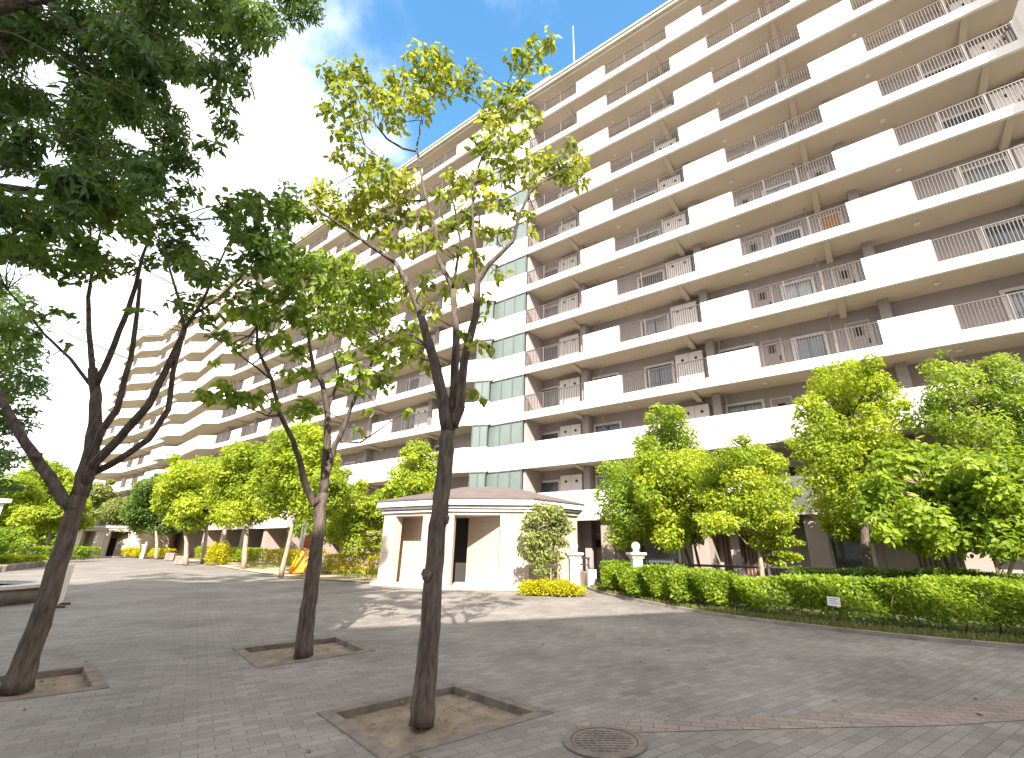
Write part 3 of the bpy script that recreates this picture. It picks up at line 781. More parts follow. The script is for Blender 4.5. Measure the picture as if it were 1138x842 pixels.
def limb(pix, Y, rad):
    """trace a limb: pixel points, forward distances (number or list), radii"""
    n = len(pix); Ys = [Y] * n if not isinstance(Y, (list, tuple)) else list(np.interp(np.linspace(0, 1, n), np.linspace(0, 1, len(Y)), Y))
    rs = list(np.interp(np.linspace(0, 1, n), np.linspace(0, 1, len(rad)), rad))
    return [spot(x, y, yy) for (x, y), yy in zip(pix, Ys)], rs
def lobes_px(L, Y, jit, scale=1.0, seed=1):
    rg = random.Random(seed); o = []
    for x, y, r in L:
        yy = Y + rg.uniform(-jit, jit); p = spot(x, y, yy)
        r *= rg.uniform(.85, 1.25)
        ray = (p - Vector((0, 0, H))).length; fwd = (p - Vector((0, 0, H))).dot(_F)
        o.append((tuple(p), r * scale * fwd / FPX))
    return o
def shift_limb(l, dz): return l
NL = {}
# --- nearest plaza tree
T1 = [limb([(468, 806), (471, 770), (476, 720), (480, 660), (485, 600), (490, 555), (495, 510), (498, 480)], [4.92, 4.95], [.12, .106, .10, .096, .092, .09, .085, .08]),
      limb([(498, 480), (490, 435), (478, 385), (466, 345), (455, 318), (440, 292)], [4.95, 4.8], [.075, .06, .04, .03]),
      limb([(440, 292), (415, 275), (383, 253), (360, 238)], [4.8, 4.3], [.028, .012]),
      limb([(500, 478), (505, 430), (507, 370), (503, 320), (488, 290), (484, 255), (470, 206), (463, 163), (473, 120)], [4.97, 5.4], [.06, .045, .03, .02, .008]),
      limb([(463, 168), (448, 165), (430, 154), (403, 120), (390, 95)], [5.35, 4.9], [.018, .014, .006]),
      limb([(466, 185), (445, 190), (425, 178), (395, 152)], [5.3, 5.0], [.014, .006]),
      limb([(503, 475), (511, 455), (516, 400), (529, 350), (531, 312), (545, 292), (570, 268), (578, 236), (590, 212), (606, 200)], [4.97, 4.6], [.062, .05, .042, .03, .018, .010]),
      limb([(531, 320), (528, 280), (525, 230), (530, 190), (545, 150), (562, 110), (585, 75)], [4.8, 5.5], [.024, .018, .010]),
      limb([(503, 320), (512, 270), (506, 235), (498, 200)], [5.1, 4.5], [.02, .008]),
      limb([(480, 390), (460, 372), (440, 368)], [4.9, 5.4], [.018, .008]),
      limb([(473, 130), (478, 100), (474, 78)], [5.4, 5.5], [.01, .005]),
      limb([(481, 642), (475, 638), (469, 635)], 4.9, [.085, .065, .03]), limb([(490, 580), (495, 577), (499, 575)], 4.93, [.07, .05, .02])]
F1 = [(375,85,17),(395,75,12),(410,95,14),(385,108,15),(365,120,12),(400,130,12),(425,105,15),(440,88,14),(455,105,15),(470,68,16),(488,68,18),(480,92,18),(502,88,16),(518,92,14),(526,76,7),(380,145,10),(430,122,15),(470,115,12),(442,138,12),(390,158,11),(376,172,9),(400,185,13),(420,180,12),(425,202,18),(446,206,16),(408,216,14),(360,216,14),(343,235,12),(375,232,16),(396,243,17),(420,246,15),(446,237,13),(430,266,13),(456,270,12),
      (608,45,8),(592,55,12),(577,66,12),(600,75,8),(580,95,12),(566,100,10),(545,100,8),(560,120,14),(580,120,12),(594,131,10),(548,140,12),(535,160,14),(556,165,14),(575,150,12),(541,128,9),
      (575,182,13),(600,180,13),(620,186,15),(640,191,15),(646,176,9),(634,160,9),(590,200,11),(560,200,13),(540,196,12),(545,220,12),(524,216,11),(565,226,10),(582,240,9),(508,200,13),(494,216,11),(520,241,12),(540,256,10),(500,251,10),(560,256,8),(470,241,10),(480,266,12),(510,276,10),(530,286,9),
      (540,330,7),(534,352,6),(528,382,7),(545,386,7),(518,370,6),(480,345,11),(465,362,11),(441,376,11),(426,360,9),(452,396,11),(470,390,9),(480,407,8),(432,390,9),(500,322,9),(460,330,11),(474,310,11),(526,436,7),(535,441,5),(446,320,11),(592,255,6),(515,310,7),(555,305,6)]
_, NL['t1'] = tree('plaza_tree', 'slender broadleaf tree nearest the viewer, its trunk forking above the pavilion roof', 'tree', T1, lobes_px(F1, 5.0, .7, 1.15, 3), M['leaf_plaza'], M['bark'], .105, .058, 84, flat=.8, twig_r=.007, shell=.2, droop=.55, group='young trees in plaza pits')
# stub on the trunk
# --- middle plaza tree
T2 = [limb([(337, 730), (341, 690), (346, 650), (351, 610), (356, 570), (359, 548)], 7.53, [.128, .11, .102, .095, .09, .085]),
      limb([(359, 552), (349, 560), (340, 540), (334, 515), (326, 490), (310, 458), (302, 422), (286, 387), (285, 351), (280, 330)], [7.5, 6.9], [.06, .05, .035, .025, .01]),
      limb([(302, 422), (285, 408), (271, 398), (255, 383), (239, 372)], [7.0, 6.4], [.02, .008]),
      limb([(359, 550), (363, 500), (364, 458), (358, 425), (348, 408), (342, 369), (337, 345)], [7.53, 7.6], [.07, .05, .035, .014]),
      limb([(364, 455), (375, 425), (376, 412), (369, 387), (373, 355), (380, 330)], [7.55, 8.1], [.03, .022, .01]),
      limb([(361, 535), (372, 495), (382, 475), (390, 452), (405, 420), (417, 395), (421, 375)], [7.55, 7.2], [.05, .04, .025, .012]),
      limb([(376, 490), (400, 492), (425, 475), (455, 455)], [7.5, 7.1], [.018, .006]),
      limb([(312, 462), (297, 462), (275, 452), (240, 440)], [7.2, 6.8], [.016, .006])]
F2 = [(300,285,12),(320,295,16),(340,290,14),(350,310,18),(370,300,16),(395,300,14),(320,320,16),(300,330,14),(277,345,13),(290,352,13),(340,335,18),(365,330,18),(390,325,18),(410,320,16),(426,336,16),(410,350,16),(380,356,16),(350,360,14),(325,350,12),(430,312,14),(400,376,14),(420,386,12),(385,391,12),(431,401,10),(310,376,11),(290,381,8),(257,346,11),(250,371,8),(265,386,8),(241,401,7),(236,440,9),(260,440,11),(285,440,9),(301,446,8),(251,426,7),(226,436,7),(330,391,9),(341,411,8),(320,416,8),(345,451,11),(330,456,8),(400,411,8),(400,431,9),(426,421,11),(380,421,8),(410,456,5),(395,476,5),(450,366,11),(456,386,9),(452,456,5),(360,285,9),(385,282,8)]
_, NL['t2'] = tree('plaza_tree', 'middle plaza tree with a rounded yellow-green crown', 'tree', T2, lobes_px(F2, 7.5, 1.1, 1.15, 5), M['leaf_mid'], M['bark'], .135, .07, 66, flat=.75, twig_r=.009, shell=.2, droop=.5, group='young trees in plaza pits')
# --- leaning left plaza tree
T3 = [limb([(18, 768), (30, 730), (48, 680), (63, 630), (77, 585), (88, 550)], 5.83, [.14, .112, .10, .094, .09, .085]),
      limb([(84, 566), (70, 556), (55, 530), (40, 508), (22, 482), (5, 450), (-15, 410), (-25, 360)], [5.83, 5.2], [.075, .06, .045, .02]),
      limb([(88, 552), (98, 515), (106, 470), (107, 440), (103, 410)], 5.85, [.095, .07, .055]),
      limb([(103, 412), (99, 370), (98, 330), (104, 290), (112, 255)], [5.85, 6.2], [.035, .025, .012]),
      limb([(105, 432), (122, 395), (138, 355), (150, 320), (158, 285), (172, 250)], [5.85, 5.5], [.04, .03, .012]),
      limb([(92, 540), (112, 480), (130, 455), (145, 400), (152, 350), (156, 310)], [5.85, 5.6], [.05, .035, .02]),
      limb([(93, 540), (105, 515), (140, 478), (165, 450), (185, 410), (205, 366)], [5.85, 5.2], [.06, .045, .03]),
      limb([(96, 530), (130, 512), (165, 488), (187, 455), (193, 410), (205, 366)], [5.9, 5.25], [.045, .035, .022]),
      limb([(205, 366), (198, 330), (186, 290), (176, 262)], [5.2, 5.4], [.022, .009]),
      limb([(205, 366), (225, 335), (240, 300), (255, 268)], [5.2, 4.9], [.024, .009]),
      limb([(215, 350), (245, 330), (275, 300), (300, 268)], [5.2, 5.0], [.018, .007]),
      limb([(40, 508), (45, 503)], 5.5, [.05, .025]),
      limb([(101, 428), (78, 398), (48, 370), (20, 335), (8, 322)], [5.85, 5.4], [.024, .007])]
F3 = []
_rg = random.Random(4)
for i in range(74):
    x = _rg.uniform(-30, 325); lo = 205 + 12 * math.sin(x * .05); hi = np.interp(x, [-30, 60, 130, 180, 250, 325], [330, 305, 295, 300, 318, 268])
    F3.append((x, _rg.uniform(lo, hi), _rg.uniform(12, 19)))
F3 += [(150, 345, 6), (110, 305, 9), (62, 345, 8), (45, 352, 10), (30, 345, 9), (85, 352, 7), (165, 345, 5), (230, 350, 11), (215, 335, 11), (260, 330, 12), (285, 320, 13), (300, 300, 13), (318, 245, 12), (335, 238, 8), (75, 382, 5), (40, 405, 6), (240, 372, 8), (205, 350, 7), (190, 335, 7), (320, 228, 8), (10, 365, 10), (35, 372, 8)]
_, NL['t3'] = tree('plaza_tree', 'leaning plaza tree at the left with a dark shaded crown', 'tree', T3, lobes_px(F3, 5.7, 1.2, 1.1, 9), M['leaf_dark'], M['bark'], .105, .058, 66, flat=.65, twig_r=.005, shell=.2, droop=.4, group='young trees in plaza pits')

# --- big dark tree overhead at the upper left; its trunk stands left of the view
TC = [([(-9.2, 3.4, 0), (-9.1, 3.45, 2.2), (-8.9, 3.6, 4.4), (-8.6, 3.9, 6.2)], [.34, .27, .24, .20]),
      ([(-8.7, 3.8, 5.6), (-8.0, 4.2, 7.2), (-7.3, 4.6, 8.6), (-6.6, 5.0, 9.6)], [.15, .11, .07, .03]),
      ([(-8.6, 3.9, 6.2), (-8.6, 4.0, 8.5), (-8.2, 4.2, 11)], [.18, .11, .04]),
      ([(-8.8, 3.6, 5.2), (-7.2, 3.4, 6.6), (-5.6, 3.6, 7.8), (-4.4, 3.9, 8.6)], [.12, .09, .06, .025]),
      ([(-8.9, 3.6, 5.0), (-8.2, 4.8, 6.0), (-7.6, 6.0, 6.8), (-7.0, 7.0, 7.2)], [.10, .07, .045, .02]),
      limb([(-60, -30), (0, 12), (40, 35), (75, 60), (130, 76), (170, 95)], [4.4, 5.0], [.022, .018, .008])]
FC = []
_rg = random.Random(12)
edge_x = lambda y: np.interp(y, [-60, 0, 20, 45, 60, 100, 110, 130, 150, 165, 185, 215, 235], [365, 350, 325, 285, 268, 262, 240, 258, 252, 230, 188, 170, 150])
while len(FC) < 150:
    y = _rg.uniform(-110, 230); x = _rg.uniform(-190, 350)
    if x + 10 > edge_x(y): continue
    if y > 205 and x > 120: continue
    if y > 130 and _rg.random() < .35: continue
    FC.append((x, y, _rg.uniform(15, 26)))
FC += [(345, 8, 12), (325, 14, 13), (305, 30, 12), (282, 45, 12), (265, 75, 12), (268, 95, 10), (246, 112, 12), (252, 140, 12), (238, 158, 10), (208, 180, 12), (180, 178, 12), (160, 205, 12), (20, 240, 16), (50, 250, 16), (85, 235, 16), (10, 270, 16), (40, 285, 13)]
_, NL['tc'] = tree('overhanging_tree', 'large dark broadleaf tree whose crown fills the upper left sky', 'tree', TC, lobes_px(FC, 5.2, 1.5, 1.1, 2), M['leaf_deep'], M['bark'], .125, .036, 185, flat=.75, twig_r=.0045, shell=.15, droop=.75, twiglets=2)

# --- dark tree at the left edge
p0 = spot(-40, 640, 12); p0.z = 0
TE = [([p0, spot(-35, 560, 12), spot(-28, 480, 12), spot(-15, 420, 12)], [.22, .18, .15, .08])]
FE = [(-20, 345, 26), (5, 350, 22), (25, 362, 18), (-15, 385, 30), (15, 395, 24), (35, 385, 12), (-10, 425, 28), (18, 430, 24), (38, 425, 12), (-15, 465, 26), (12, 470, 20), (32, 455, 10), (-18, 505, 24), (8, 510, 16), (20, 540, 8), (-10, 540, 20), (0, 320, 18), (30, 335, 10)]
_, NL['te'] = tree('dark_evergreen_tree', 'dark green tree cut by the left edge behind the leaning tree', 'tree', TE, lobes_px(FE, 12, 1.2, 1.0, 6), M['leaf_deep'], M['bark'], .13, .05, 75, twig_r=.015, shell=.3)

# --- garden trees on the right
def garden_tree(label, bx, by, Y, F, leaf, L=.12, W=.06, dens=85, jit=1.0, stems=((0, 0),), rad=.08, bark='bark', name='garden_tree', top=None, scale=1.32, flat=.8, shell=.25, group='garden trees along the block', droop=.3, seed=1):
    base = spot(bx, by, Y); base.z = .04
    lobes = lobes_px(F, Y, jit, scale * .9, seed)
    rg_ = random.Random(len(label) + int(bx)); extra = []
    for c, r in lobes:
        for _ in range(2):
            v = Vector((rg_.gauss(0, 1), rg_.gauss(0, 1), rg_.gauss(.15, .8))).normalized() * r * rg_.uniform(.85, 1.2)
            extra.append(((c[0] + v.x, c[1] + v.y, c[2] + v.z), r * rg_.uniform(.32, .5)))
    lobes = lobes + extra
    cx_ = sum(f[0] for f in F) / len(F); ys = sorted(f[1] for f in F)
    tr = []
    for dx0, dx1 in stems:
        ty = top if top else ys[len(ys) // 3]
        b0 = base + Vector((dx0 * Y / FPX, random.uniform(-.1, .1), 0)); t1 = spot(cx_ + dx1, ty, Y)
        m1 = b0.lerp(t1, .3) + Vector((random.uniform(-.12, .12), random.uniform(-.1, .1), 0)); m1.x = b0.x * .75 + t1.x * .25
        m2 = b0.lerp(t1, .65) + Vector((random.uniform(-.12, .12), random.uniform(-.1, .1), 0))
        tr.append(([b0, m1, m2, t1], [rad, rad * .8, rad * .5, rad * .2]))
    r, n = tree(name, label, 'tree', tr, lobes, M[leaf], M[bark], L, W, dens, twig_r=.014, shell=shell, flat=flat, droop=droop, group=group, base=base)
    NL[label[:18]] = n
    return r
garden_tree('conical green tree behind the left end of the long hedge, pointed at the top', 712, 650, 18.6,
    [(745,463,13),(733,478,16),(755,482,17),(742,497,20),(720,500,16),(765,500,14),(690,525,18),(682,548,18),(705,540,22),(676,572,14),(698,568,20),(720,560,20),(690,595,16),(712,590,18),(735,520,20)], 'leaf_green', .12, .06, 85, 1.0, rad=.10)
garden_tree('bushy yellow-green tree between the conical tree and the layered maple', 783, 650, 16.4,
    [(745,522,20),(768,515,20),(735,545,22),(760,545,24),(785,540,20),(728,568,16),(752,572,22),(778,570,22),(745,595,14),(770,595,14),(720,550,12)], 'leaf_bright', .13, .07, 80, .9, rad=.06, stems=((0, 0), (-6, -15)))
garden_tree('layered maple with feathery leaves right behind the middle of the hedge', 846, 650, 14.0,
    [(815,508,18),(838,502,17),(858,515,15),(798,525,20),(825,530,24),(852,535,22),(786,550,20),(812,556,24),(842,558,24),(868,550,16),(800,580,18),(828,580,20),(856,580,22),(875,572,12),(848,602,14),(868,600,14),(882,618,8),(866,625,7),(790,575,14)], 'leaf_bright', .09, .05, 120, .9, rad=.085, flat=.55, bark='bark_p')
garden_tree('tallest rounded garden tree with bright foliage in front of the third storey', 968, 650, 15.2,
    [(940,420,20),(918,428,18),(962,424,18),(978,440,18),(900,450,16),(928,450,22),(955,450,24),(986,462,16),(910,475,20),(940,480,24),(968,478,22),(988,490,12),(900,500,16),(925,508,22),(952,508,22),(978,508,18),(908,532,16),(935,535,22),(962,538,22),(984,532,14),(922,560,18),(948,565,20),(974,560,18),(938,588,14),(962,588,14)], 'leaf_bright', .11, .06, 95, 1.1, rad=.17)
garden_tree('dark olive tree at the right edge with long loose shoots on top', 1048, 655, 13.0,
    [(1060,425,20),(1085,415,18),(1112,420,20),(1138,425,22),(1035,445,16),(1065,448,24),(1098,445,26),(1130,455,26),(1030,468,14),(1055,472,20),(1085,475,24),(1115,480,24),(1145,485,24),(1160,440,24),(1048,405,5),(1045,392,4),(1100,402,6),(1165,470,24)], 'leaf_mid', .11, .05, 95, 1.0, rad=.13)
garden_tree('wide low tree with broad leaves on two thin leaning stems near the right edge', 1070, 655, 11.5,
    [(990,515,16),(1015,508,18),(1040,512,20),(1065,518,20),(975,540,18),(1000,540,22),(1030,542,24),(1060,548,24),(968,568,14),(992,572,20),(1022,575,22),(1052,580,22),(1080,575,20),(985,592,12),(1010,598,14),(1040,602,14),(1070,602,14)], 'leaf_green', .15, .085, 72, 1.0, rad=.035, stems=((-10, 0), (8, 18)), bark='bark_p')
garden_tree('low spreading tree with broad leaves at the far right on a forked stem', 1108, 665, 11.0,
    [(1090,520,18),(1115,515,18),(1140,525,20),(1080,548,18),(1108,548,22),(1135,552,24),(1095,575,20),(1122,580,22),(1150,570,24),(1092,600,14),(1115,605,16),(1140,602,18),(1160,540,22),(1165,590,20)], 'leaf_green', .15, .085, 72, .9, rad=.05, stems=((-3, -12), (3, 14)), bark='bark_p')
# bush tree against the pavilion
garden_tree('glossy bush tree leaning against the pavilion wall above the yellow shrub', 613, 660, 16.75,
    [(603,570,12),(590,582,11),(616,572,11),(626,584,8),(597,598,13),(612,594,13),(622,602,8),(588,612,9),(604,616,11),(616,620,8),(600,633,7),(612,636,7)], 'leaf_pale', .13, .06, 85, .35, rad=.03, stems=((-6, -6), (0, 2), (7, 10)), bark='bark_p', name='bush_tree')
# --- row of trees along the drive, left of the pavilion
row = dict(bark='bark_p', group='trees along the drive', name='avenue_tree')
garden_tree('fifth avenue tree from the far end, nearest the slide, pinkish trunk', 311, 645, 22.6,
    [(322,488,16),(342,478,14),(355,495,14),(312,508,18),(335,508,20),(360,515,16),(305,532,18),(328,532,22),(352,538,20),(372,530,14),(300,555,12),(322,558,20),(345,562,18),(368,555,14),(380,545,10)], 'leaf_bright', .17, .09, 55, 1.1, rad=.11, **row)
garden_tree('pale trunked avenue tree standing right of the round roadside bush', 270, 633, 30.5,
    [(268,505,14),(285,512,14),(255,525,18),(275,530,20),(295,530,14),(248,548,16),(268,552,20),(290,552,18),(258,570,14),(280,572,14),(298,565,12)], 'leaf_bright', .19, .10, 50, 1.3, rad=.16, **row)
garden_tree('slim avenue tree directly left of the round roadside bush', 224, 626, 37.5,
    [(228,522,14),(242,530,14),(222,540,16),(240,548,18),(252,560,12),(225,560,16),(240,572,14),(220,578,10)], 'leaf_bright', .2, .11, 50, 1.5, rad=.15, **row)
garden_tree('avenue tree standing beside the two stone blocks', 206, 628, 34.5,
    [(205,525,13),(192,535,14),(212,542,15),(195,552,15),(210,562,15),(185,560,12),(198,575,12),(213,580,10)], 'leaf_bright', .2, .11, 50, 1.5, rad=.15, **row)
garden_tree('shaded avenue tree half hidden behind the bright front row', 247, 622, 44,
    [(250,520,12),(262,510,10),(235,525,12),(255,540,14),(240,555,14),(258,565,12),(270,545,12)], 'leaf_green', .22, .12, 45, 1.5, rad=.2, **row)
garden_tree('dark green tree left of the avenue row, low over the far hedge', 176, 612, 46,
    [(170,545,14),(185,540,12),(160,560,14),(178,565,16),(192,572,12),(160,580,12),(178,585,12),(150,570,10)], 'leaf_dark', .22, .12, 50, 1.6, rad=.15, **row)
garden_tree('pale grey-green tree in front of the distant pavilion', 147, 610, 52,
    [(132,565,11),(148,560,11),(125,578,9),(140,580,12),(155,578,9),(135,592,7),(150,592,7)], 'leaf_pale', .24, .12, 45, 1.5, rad=.1, **row)
garden_tree('conical yellow-green tree just left of the pavilion roof', 452, 640, 23.5,
    [(465,500,11),(457,514,13),(474,516,13),(450,530,15),(468,534,17),(484,528,10),(440,548,14),(460,552,16),(482,548,12),(425,552,12),(445,568,14),(465,572,12)], 'leaf_bright', .15, .08, 70, 1.0, rad=.1, **row)
garden_tree('spreading yellow-green tree between the slide and the pavilion', 405, 638, 24.5,
    [(395,560,14),(378,568,13),(412,565,14),(428,572,12),(385,585,15),(405,585,16),(425,592,12),(372,592,11),(395,603,11),(415,605,11),(440,585,12)], 'leaf_bright', .15, .08, 65, 1.0, rad=.08, **row)
garden_tree('small bright tree beneath the block behind the slide', 350, 620, 31,
    [(350,545,14),(365,560,14),(340,565,14),(355,580,14),(375,580,10),(335,585,10)], 'leaf_green', .18, .1, 50, 1.0, rad=.1, **row)
# far trees at the left end of the drive
far = dict(bark='bark_p', group='far trees at the end of the drive', name='distant_tree')
garden_tree('distant yellow-green tree left of the leaning trunk, taller of the far pair', 52, 612, 46,
    [(55,525,12),(68,535,12),(45,538,14),(60,550,16),(78,548,12),(40,556,13),(55,568,14),(75,566,13),(45,580,10),(68,582,10),(88,560,9),(92,580,9)], 'leaf_bright', .24, .13, 40, 2, rad=.15, **far)
garden_tree('distant yellow-green tree at the left edge beneath the dark tree', 18, 615, 40,
    [(15,540,14),(5,555,16),(28,552,14),(15,568,16),(32,572,13),(5,582,14),(22,588,11),(-10,570,16)], 'leaf_bright', .22, .12, 45, 2, rad=.15, **far)
garden_tree('distant pale tree seen through the fork behind the leaning trunk', 100, 608, 66,
    [(108,545,9),(118,552,9),(100,556,10),(112,566,10),(122,568,8),(98,572,8)], 'leaf_pale', .3, .16, 38, 2, rad=.15, **far)

garden_tree('low distant green tree below the dark tree at the left edge', 8, 617, 36,
    [(5,596,10),(18,598,10),(-8,598,12),(10,606,8),(28,602,8)], 'leaf_green', .2, .11, 45, 1.5, rad=.1, **far)
garden_tree('low distant green tree right of the leaning trunk base, before the end of the drive', 60, 610, 62,
    [(48,592,9),(60,588,10),(72,592,9),(52,600,7),(68,601,7)], 'leaf_green', .28, .15, 40, 2, rad=.12, **far)
garden_tree('small far dark tree closing the end of the drive', 84, 608, 78,
    [(78,590,8),(88,586,9),(84,598,8),(95,594,7)], 'leaf_dark', .32, .17, 36, 2, rad=.12, **far)
# --- hedges and shrubs
def box_hedge(name, label, line, width, h, L, W, leaf, per_m, cat='hedge', z=.05, group=None, stems=True, rough=.07, seed=0, hv=.06, taper=.0, skirt=.1):
    """line = front foot of the hedge; foliage along its front, top and back plus some inside"""
    line = densify(line, .25); bk = offs(line, width); rg = RNG; n = len(line)
    base = Vector((line[0][0], line[0][1], 0)); root = thing(name, label, cat, base, 0, group)
    A = np.array(line); B = np.array(bk); tot = sum(math.dist(a, b) for a, b in zip(line[:-1], line[1:]))
    N_ = int(tot * per_m)
    i = rg.uniform(0, n - 1.001, N_); k = i.astype(int); f = (i - k)[:, None]
    a = A[k] * (1 - f) + A[k + 1] * f; b = B[k] * (1 - f) + B[k + 1] * f
    u = rg.uniform(0, 1, N_); s = np.empty(N_); zz = np.empty(N_)
    hh = h * (1 + hv * np.sin(i * .9 + seed) * .5 + hv * np.sin(i * .37 + 1.3 + seed) * .7 + rg.normal(0, .02, N_))
    dep = np.abs(rg.normal(0, .10, N_))
    fr = u < .44; tp = (u >= .44) & (u < .80); bc = (u >= .80) & (u < .84); ins = u >= .84
    s[fr] = dep[fr] / width; zz[fr] = skirt * h + (1 - skirt) * hh[fr] * rg.uniform(0, 1, fr.sum()) ** .8
    s[tp] = rg.uniform(0, 1, tp.sum()); zz[tp] = hh[tp] - dep[tp] * .8
    s[bc] = 1 - dep[bc] / width; zz[bc] = hh[bc] * rg.uniform(.1, 1, bc.sum())
    s[ins] = rg.uniform(.15, .7, ins.sum()); zz[ins] = hh[ins] * rg.uniform(.05, .85, ins.sum())
    s = s + (np.sin(i * 1.7 + zz * 4 + seed) * rough + np.sin(i * .8) * rough * .7) * (1 - s)
    edge = np.clip((zz / hh - .82) / .18, 0, 1); s = s * (1 - .18 * edge) + .09 * edge
    P = a * (1 - s[:, None]) + b * s[:, None]
    C = np.stack([P[:, 0] - base.x, P[:, 1] - base.y, zz + z], 1)
    az = rg.uniform(0, 2 * np.pi, N_); el = rg.normal(.45, .5, N_)
    D = np.stack([np.cos(az) * np.cos(el), np.sin(az) * np.cos(el), np.sin(el)], 1)
    cl = (np.sin(i * 2.1 + seed) * np.sin(i * 1.3 + zz * 5) + 1) * .3 + rg.normal(.2, .22, N_)
    sb_ = MB()
    if stems:
        for q in range(0, n, 1):
            for _ in range(2):
                t = random.uniform(.12, .7); p = Vector((*(A[q] * (1 - t) + B[q] * t), z)) - base
                p += Vector((random.uniform(-.1, .1), random.uniform(-.05, .05), 0)); p.z = z
                e = p + Vector((random.uniform(-.15, .15), random.uniform(-.12, .12), h * random.uniform(.6, .85)))
                sb_.tube(wobble(p, e, 3, .1), [.012, .010, .008, .005], 5, cap=False)
    link('foliage', leaf_mesh('foliage', C, L, W, leaf, 0, np.clip(cl, 0, 1), D, wood=sb_, bark=M['bark']), root)
    return root
HL = smooth_line([(2.35, 18.2), (2.55, 16.2), (3.15, 14.2), (4.25, 12.35), (5.62, 10.9), (6.95, 9.72), (8.35, 8.85), (10.2, 7.75), (14.0, 5.5), (18, 2.9)])
box_hedge('hedge', 'long clipped hedge with a grassy kerb curving along the right of the plaza', HL, 1.15, .82, .088, .05, M['leaf_green'], 2900, rough=.2, hv=.12, skirt=.2)
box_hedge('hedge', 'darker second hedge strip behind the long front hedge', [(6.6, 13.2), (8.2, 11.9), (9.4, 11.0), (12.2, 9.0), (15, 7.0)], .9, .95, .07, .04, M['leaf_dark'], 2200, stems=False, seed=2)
def mound(name, label, c, rx, ry, h, L, W, leaf, n, cat='shrub', rz=0., group=None, stems=5):
    root = thing(name, label, cat, c, rz, group)
    d = RNG.normal(0, 1, (n, 3)); d[:, 2] = np.abs(d[:, 2]); d /= np.linalg.norm(d, axis=1, keepdims=True)
    rr = RNG.uniform(.55, 1.03, n)[:, None] * (1 + .10 * np.sin(d[:, :1] * 7) * np.cos(d[:, 1:2] * 6))
    p = np.sign(d) * np.abs(d) ** np.array([.8, .8, .7]) * rr * [rx, ry, h]; p[:, 2] += .02
    sb_ = MB()
    for _ in range(stems):
        a = random.uniform(0, 6.3); e = Vector((math.cos(a) * rx * .5, math.sin(a) * ry * .5, h * .7)); sb_.tube(wobble((e.x * .3, e.y * .3, 0), e, 3, .1), [.012, .01, .008, .005], 5, cap=False)
    link('foliage', leaf_mesh('foliage', p, L, W, leaf, -.3, wood=sb_, bark=M['bark_p']), root)
    return root
mound('yellow_shrub', 'low golden-yellow shrub at the foot of the first lamp post', (.42, 16.35, 0), 1.12, .62, .44, .075, .04, M['leaf_yellow'], 7000, rz=R(-14))
# hedges along the drive
box_hedge('hedge', 'yellow-green block hedge left of the pavilion behind the slide', [(-11.3, 25.6), (-9.2, 24.6), (-7.0, 23.6)], 1.6, .95, .10, .055, M['leaf_yellow'], 1100, stems=False, seed=4)
box_hedge('hedge', 'low yellow hedge in the distance before the far pavilion', [(-47, 54), (-41, 50), (-36, 46.8)], 1.4, .85, .16, .09, M['leaf_yellow'], 500, stems=False, seed=5)
box_hedge('hedge', 'yellow-green hedge behind the pale trunks of the avenue trees', [(-33, 47), (-27, 42), (-22, 37.5)], 1.4, 1.0, .15, .08, M['leaf_bright'], 550, stems=False, seed=6)
box_hedge('hedge', 'yellow hedge behind the nearest avenue tree and slide', [(-20.5, 36.5), (-17, 33.5), (-14.5, 31)], 1.3, 1.0, .14, .075, M['leaf_yellow'], 600, stems=False, seed=8)
p = ground(240, 628); mound('round_bush', 'round yellow-green bush at the roadside between two avenue trees', (p.x, p.y, .03), .75, .7, 1.5, .14, .07, M['leaf_yellow'], 2600)
p = ground(30, 627); box_hedge('hedge', 'dark green low hedge at the left side of the drive', [(-42, 33), (-36, 36), (-36.5, 41)], 1.5, 1.0, .16, .09, M['leaf_green'], 500, stems=False, seed=9)
box_hedge('hedge', 'bright low planting right at the left edge above the edging stones', [(-33, 26.5), (-30.5, 28.5), (-31, 31)], 1.2, .6, .14, .08, M['leaf_bright'], 500, stems=False, seed=10)

# ================================================================== SMALL THINGS ALONG THE DRIVE
b0 = None
def block(label, p, s, rz):
    b = MB(); b.box(-s / 2, s / 2, -s / 2, s / 2, 0, s * .95)
    o = bevel(b.build('stone_block', M['kerb']), .03); o.location = p; o.rotation_euler = (0, 0, rz)
    tag(o, label, 'stone block', 'stone blocks on the sandy bed'); return o
block('cube stone block on the sandy bed, right beside the avenue trunk', tuple(ground(200, 627, .03)), .6, .3)
block('cube stone block on the sandy bed, middle of the three blocks', tuple(ground(188, 622.5, .03)), .65, .5)
block('farthest stone block on the sandy bed, before the low yellow hedge', tuple(ground(174, 615.5, .03)), .7, .2)

# slide
sl = thing('playground_slide', 'playground slide with a yellow chute and white arched frame behind the middle tree', 'slide', (-12.1, 25.8, .03), R(106))
M['yellow'] = mat('yellow_plastic', (.72, .36, .02), .35, spec=.5); M['red'] = mat('red_plastic', (.55, .10, .04), .4, spec=.5); M['blue'] = mat('pale_blue_metal', (.42, .55, .68), .4, spec=.5)
for x in (-.4, .4):
    for y in (-.4, .4):
        b = MB(); b.tube([(x, y, 0), (x, y, 2.3)], [.045, .045], 10); b.build('post', M['panel'], sl, True)
b = MB(); b.box(-.46, .46, -.46, .46, 1.15, 1.23); b.build('platform', M['blue'], sl)
for y in (-.4, .4):
    b = MB(); b.tube([(.4 * math.cos(t), y, 2.3 + .38 * math.sin(t)) for t in np.linspace(0, math.pi, 11)], [.045] * 11, 8); b.build('arch', M['panel'], sl, True)
b = MB()
pr = [(-.46, 1.2), (-.8, 1.02), (-1.6, .42), (-1.95, .22), (-2.3, .18)]
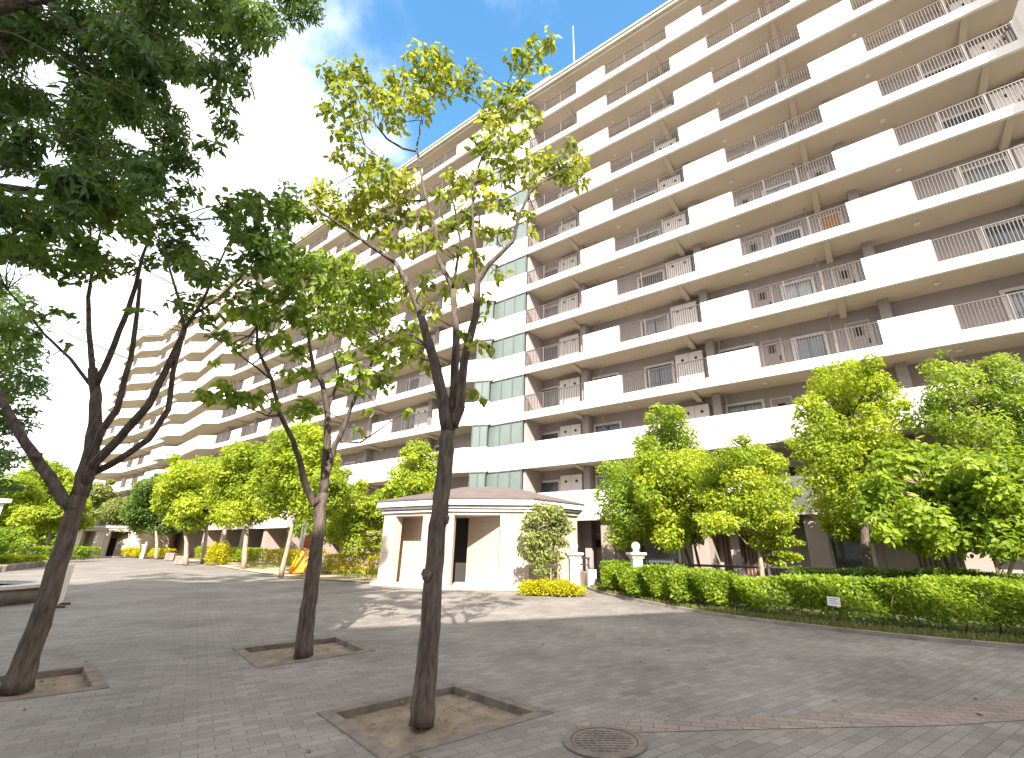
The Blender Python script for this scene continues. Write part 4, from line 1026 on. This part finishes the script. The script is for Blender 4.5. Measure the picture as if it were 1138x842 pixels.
for (xa, za), (xb, zb_) in zip(pr[:-1], pr[1:]):
    b.add([(xa, -.3, za), (xb, -.3, zb_), (xb, .3, zb_), (xa, .3, za), (xa, -.3, za - .05), (xb, -.3, zb_ - .05), (xb, .3, zb_ - .05), (xa, .3, za - .05)], [(0, 1, 2, 3), (7, 6, 5, 4), (0, 4, 5, 1), (3, 2, 6, 7)])
    for y in (-.32, .29): b.add([(xa, y, za - .05), (xb, y, zb_ - .05), (xb, y + .03, zb_ - .05), (xa, y + .03, za - .05), (xa, y, za + .22), (xb, y, zb_ + .22), (xb, y + .03, zb_ + .22), (xa, y + .03, za + .22)], [(0, 3, 2, 1), (4, 5, 6, 7), (0, 1, 5, 4), (1, 2, 6, 5), (2, 3, 7, 6), (3, 0, 4, 7)])
b.build('chute', M['yellow'], sl)
b = MB()
for y in (-.22, .22): b.tube([(.45, y, 1.2), (1.15, y, 0)], [.035, .035], 8)
for i in range(1, 6): b.tube([(.45 + .7 * i / 6, -.22, 1.2 - 1.2 * i / 6), (.45 + .7 * i / 6, .22, 1.2 - 1.2 * i / 6)], [.02, .02], 6)
b.build('ladder', M['red'], sl)
b = MB(); b.box(.42, .46, -.36, .36, 1.25, 1.85); b.build('side_panel', M['red'], sl)
b = MB(); b.box(-.36, .36, .42, .46, 1.25, 1.85); b.build('side_panel', M['blue'], sl)

# round planter wall and white board at the left edge
pw = thing('round_planter', 'low round planter wall with a pale top at the left edge of the drive', 'planter', (-15.0, 12.9, 0))
b = MB(); b.lathe([(1.9, 0), (1.9, .36), (1.55, .36), (1.55, 0)], 48); b.build('wall', M['edging'], pw, True)
b = MB(); b.lathe([(1.96, .362), (1.96, .45), (1.48, .45), (1.48, .362)], 48); bevel(b.build('coping', M['stone'], pw), .015)
b = MB(); b.lathe([(1.54, .3), (.001, .34)], 24); b.build('soil', M['soil'], pw)
n = 1800; d = RNG.normal(0, 1, (n, 3)); d[:, 2] = abs(d[:, 2]); d /= np.linalg.norm(d, axis=1, keepdims=True)
wbp = thing('white_board', 'white upright panel board beside the trunk of the leaning tree', 'board', tuple(ground(64, 674)), R(127))
b = MB(); b.box(-.45, .45, -.02, .02, .06, .98); bevel(b.build('board', M['panel'], wbp), .008)
for x in (-.4, .4):
    b = MB(); b.box(x - .03, x + .03, -.18, .18, 0, .055); b.build('foot', M['rail'], wbp)
ln = [tuple(ground(x, y).xy) for x, y in ((-40, 640), (0, 635), (25, 632), (46, 629))]
es = thing('edging_wall', 'low row of pale edging stones at the left of the drive', 'edging', (ln[1][0], ln[1][1], 0))
for i, (x, y) in enumerate(densify(ln, .8)):
    b = MB(); b.lathe([(.26, 0), (.26, .28), (.20, .33), (.001, .34)], 12, (x - ln[1][0], y - ln[1][1], 0)); b.build('stone', M['kerb'], es, False)
wl = spot(-16, 612, 25); wl.z = 0
ww = thing('garden_building', 'white wall corner of a small building at the left edge behind the shrubs', 'building', wl, R(56))
b = MB(); b.box(-6, 0, 0, 6, 0, 3.4); b.build('wall', M['white'], ww); b = MB(); b.box(-6.2, .2, -.2, 6.2, 3.402, 3.6); b.build('roof', M['roof'], ww)
pf = thing('play_frame', 'small far play frame with orange panels beneath the distant trees', 'play frame', (-50.5, 44.5, 0), R(-30))
for x in (-.9, .9):
    for y in (-.5, .5):
        b = MB(); b.tube([(x, y, 0), (x, y, 2.4)], [.06, .06], 8); b.build('post', M['panel'], pf)
b = MB(); b.box(-.84, .84, -.53, -.47, 1.5, 2.2); b.build('panel', M['yellow'], pf)
b = MB(); b.box(-.84, .84, .47, .53, .6, 1.3); b.build('panel', M['red'], pf)
b = MB(); b.box(-.84, .84, -.46, .46, 1.3, 1.38); b.build('platform', M['blue'], pf)
print('LEAVES', NL, sum(NL.values()))
